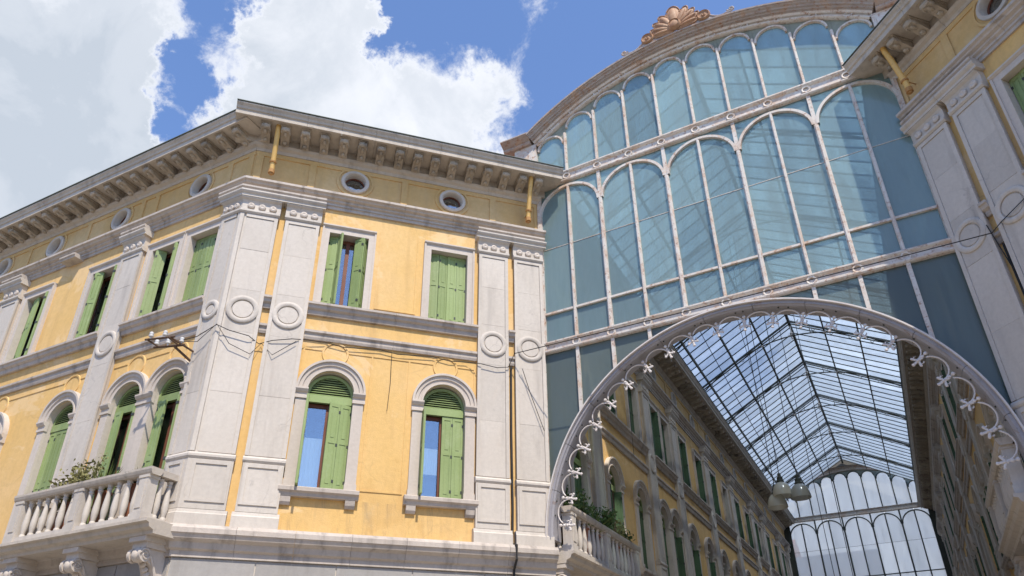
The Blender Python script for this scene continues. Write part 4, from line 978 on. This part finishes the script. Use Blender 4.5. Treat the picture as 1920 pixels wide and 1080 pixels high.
# ------------------------------------------------------------------ plants
def plant(loc, label, kind, size=.5, seed=1, ph=.27, group='potted plants on the balconies'):
    r_ = random.Random(seed); o = thing('potted_plant', label, 'plant', loc, group); A = Matrix.Translation(loc)
    put('pot', MB().lathe(0, 0, [(.12, 0), (.16, ph - .05), (.19, ph - .05), (.19, ph), (.13, ph)], 12).mesh('pot', M['soil'], True), A, o)
    b = MB(); stems = MB()
    if kind == 'spiky':
        for i in range(46):
            a = r_.uniform(0, 2 * PI); el = r_.uniform(.15, 1.35); L = size * r_.uniform(.7, 1.1); d = Vector((math.cos(a) * math.cos(el), math.sin(a) * math.cos(el), math.sin(el))); s_ = Vector((-math.sin(a), math.cos(a), 0)) * .018
            p0 = Vector((0, 0, ph)); p1 = p0 + d * L * .5; p2 = p0 + d * L + Vector((0, 0, -.12 * L * math.cos(el)))
            b.quad(tuple(p0 - s_), tuple(p0 + s_), tuple(p1 + s_), tuple(p1 - s_)); b.quad(tuple(p1 - s_), tuple(p1 + s_), tuple(p2))
        mt = M['leaf_light'] if seed % 2 else M['leaf']
    else:
        mt = M['leaf'] if kind == 'bushy' else M['leaf_dry']
        nst = 16 if kind == 'bushy' else 11
        for i in range(nst):
            a = r_.uniform(0, 2 * PI); sp = r_.uniform(.1, .55) * size; hgt = size * r_.uniform(.55, 1.25)
            pts = [(0, 0, ph), (math.cos(a) * sp * .4, math.sin(a) * sp * .4, ph + hgt * .5), (math.cos(a) * sp, math.sin(a) * sp, ph + hgt)]
            stems.tube(pts, .007, 4)
            for j in range(70 if kind == 'bushy' else 46):
                t_ = r_.uniform(.25, 1.05); c = Vector((math.cos(a) * sp * t_, math.sin(a) * sp * t_, ph + hgt * t_)) + Vector([r_.gauss(0, .06) for _ in range(3)])
                d = Vector([r_.gauss(0, 1) for _ in range(3)]).normalized(); e = d.orthogonal().normalized(); s_ = r_.uniform(.03, .07)
                b.quad(tuple(c - d * s_), tuple(c + e * s_ * .45), tuple(c + d * s_), tuple(c - e * s_ * .45))
    if stems.v: put('stems', stems.mesh('stems', M['leaf_dry']), A, o)
    put('foliage', b.mesh('foliage', mt), A, o)
plant(lp(2.05, .45, 5.61), 'spiky straw-green plant above the middle of the left balcony rail', 'spiky', .75, 3, .95)
plant(lp(2.95, .5, 5.61), 'loose dry twiggy shrub on the left balcony in front of the closed green shutter', 'twiggy', 1.0, 4, .8)
plant(lp(3.35, .45, 5.61), 'low dry twiggy plant nearest the left end of the left balcony', 'twiggy', .6, 5, .6)
plant(lp(.85, .5, 5.61), 'small spiky green plant by the right end of the left balcony rail', 'spiky', .5, 6, .9)
gp = lambda u, n, z: tuple(FG @ Vector((u, n, z)))
for i, (u, n, k, s_, lab) in enumerate(((.75, .5, 'bushy', .75, 'leafy green bush nearest the pier of the arcade balcony'), (1.5, .62, 'bushy', .8, 'dense dark bush second from the pier on the arcade balcony'), (2.3, .6, 'spiky', .85, 'spiky dark plant in the middle of the arcade balcony'),
                                 (3.0, .62, 'bushy', .75, 'spreading dark bush past the middle of the arcade balcony'), (3.8, .6, 'twiggy', .7, 'dry twiggy shrub near the far end of the arcade balcony'), (4.6, .6, 'bushy', .5, 'low dark bush at the far end of the arcade balcony'))):
    plant(gp(u, n, 5.61), lab, k, s_ * .95, 11 + i, .85)

# ------------------------------------------------------------------ houses on the other side of the square (unseen behind the camera, added to hold back skylight)
def opposite(x0, x1, y1, h, mat, label):
    o = thing('town_house', label, 'house', ((x0 + x1) / 2, y1, 0), 'plain houses across the square')
    put('wall', MB().box(x0, x1, y1 - 10, y1, 0, h).mesh('wall', mat), parent=o)
    b = MB(); b.extrude([(y1 - 10.5, h), (y1 + .6, h), (y1 - 5, h + 2.6)], x0 - .2, x1 + .2); put('roof', b.mesh('roof', M['rooftile']), parent=o)
    n = int((x1 - x0) / 2.6)
    wm = cached(('ow',), lambda: MB().box(-.5, .5, -.05, .06, 0, 1.8).mesh('window', M['window_dark']))
    for i in range(n):
        for z in (4.6, 8.2, 11.6):
            if z + 2 < h: put('window', wm, T(x0 + (x1 - x0) * (i + .5) / n, y1, z), o)
opposite(-46, -24.2, -36, 14.5, M['stucco_frieze'], 'long ochre house across the square, the leftmost of its row')
opposite(-24, -5.2, -36, 16, M['grey_panel'], 'grey rendered house across the square, taller than its left neighbour')
opposite(-5, 13.8, -36, 13.5, M['cornice'], 'beige house across the square directly behind the viewer')
opposite(14, 40, -37, 15, M['stucco_frieze'], 'long ochre house across the square, the rightmost of its row')
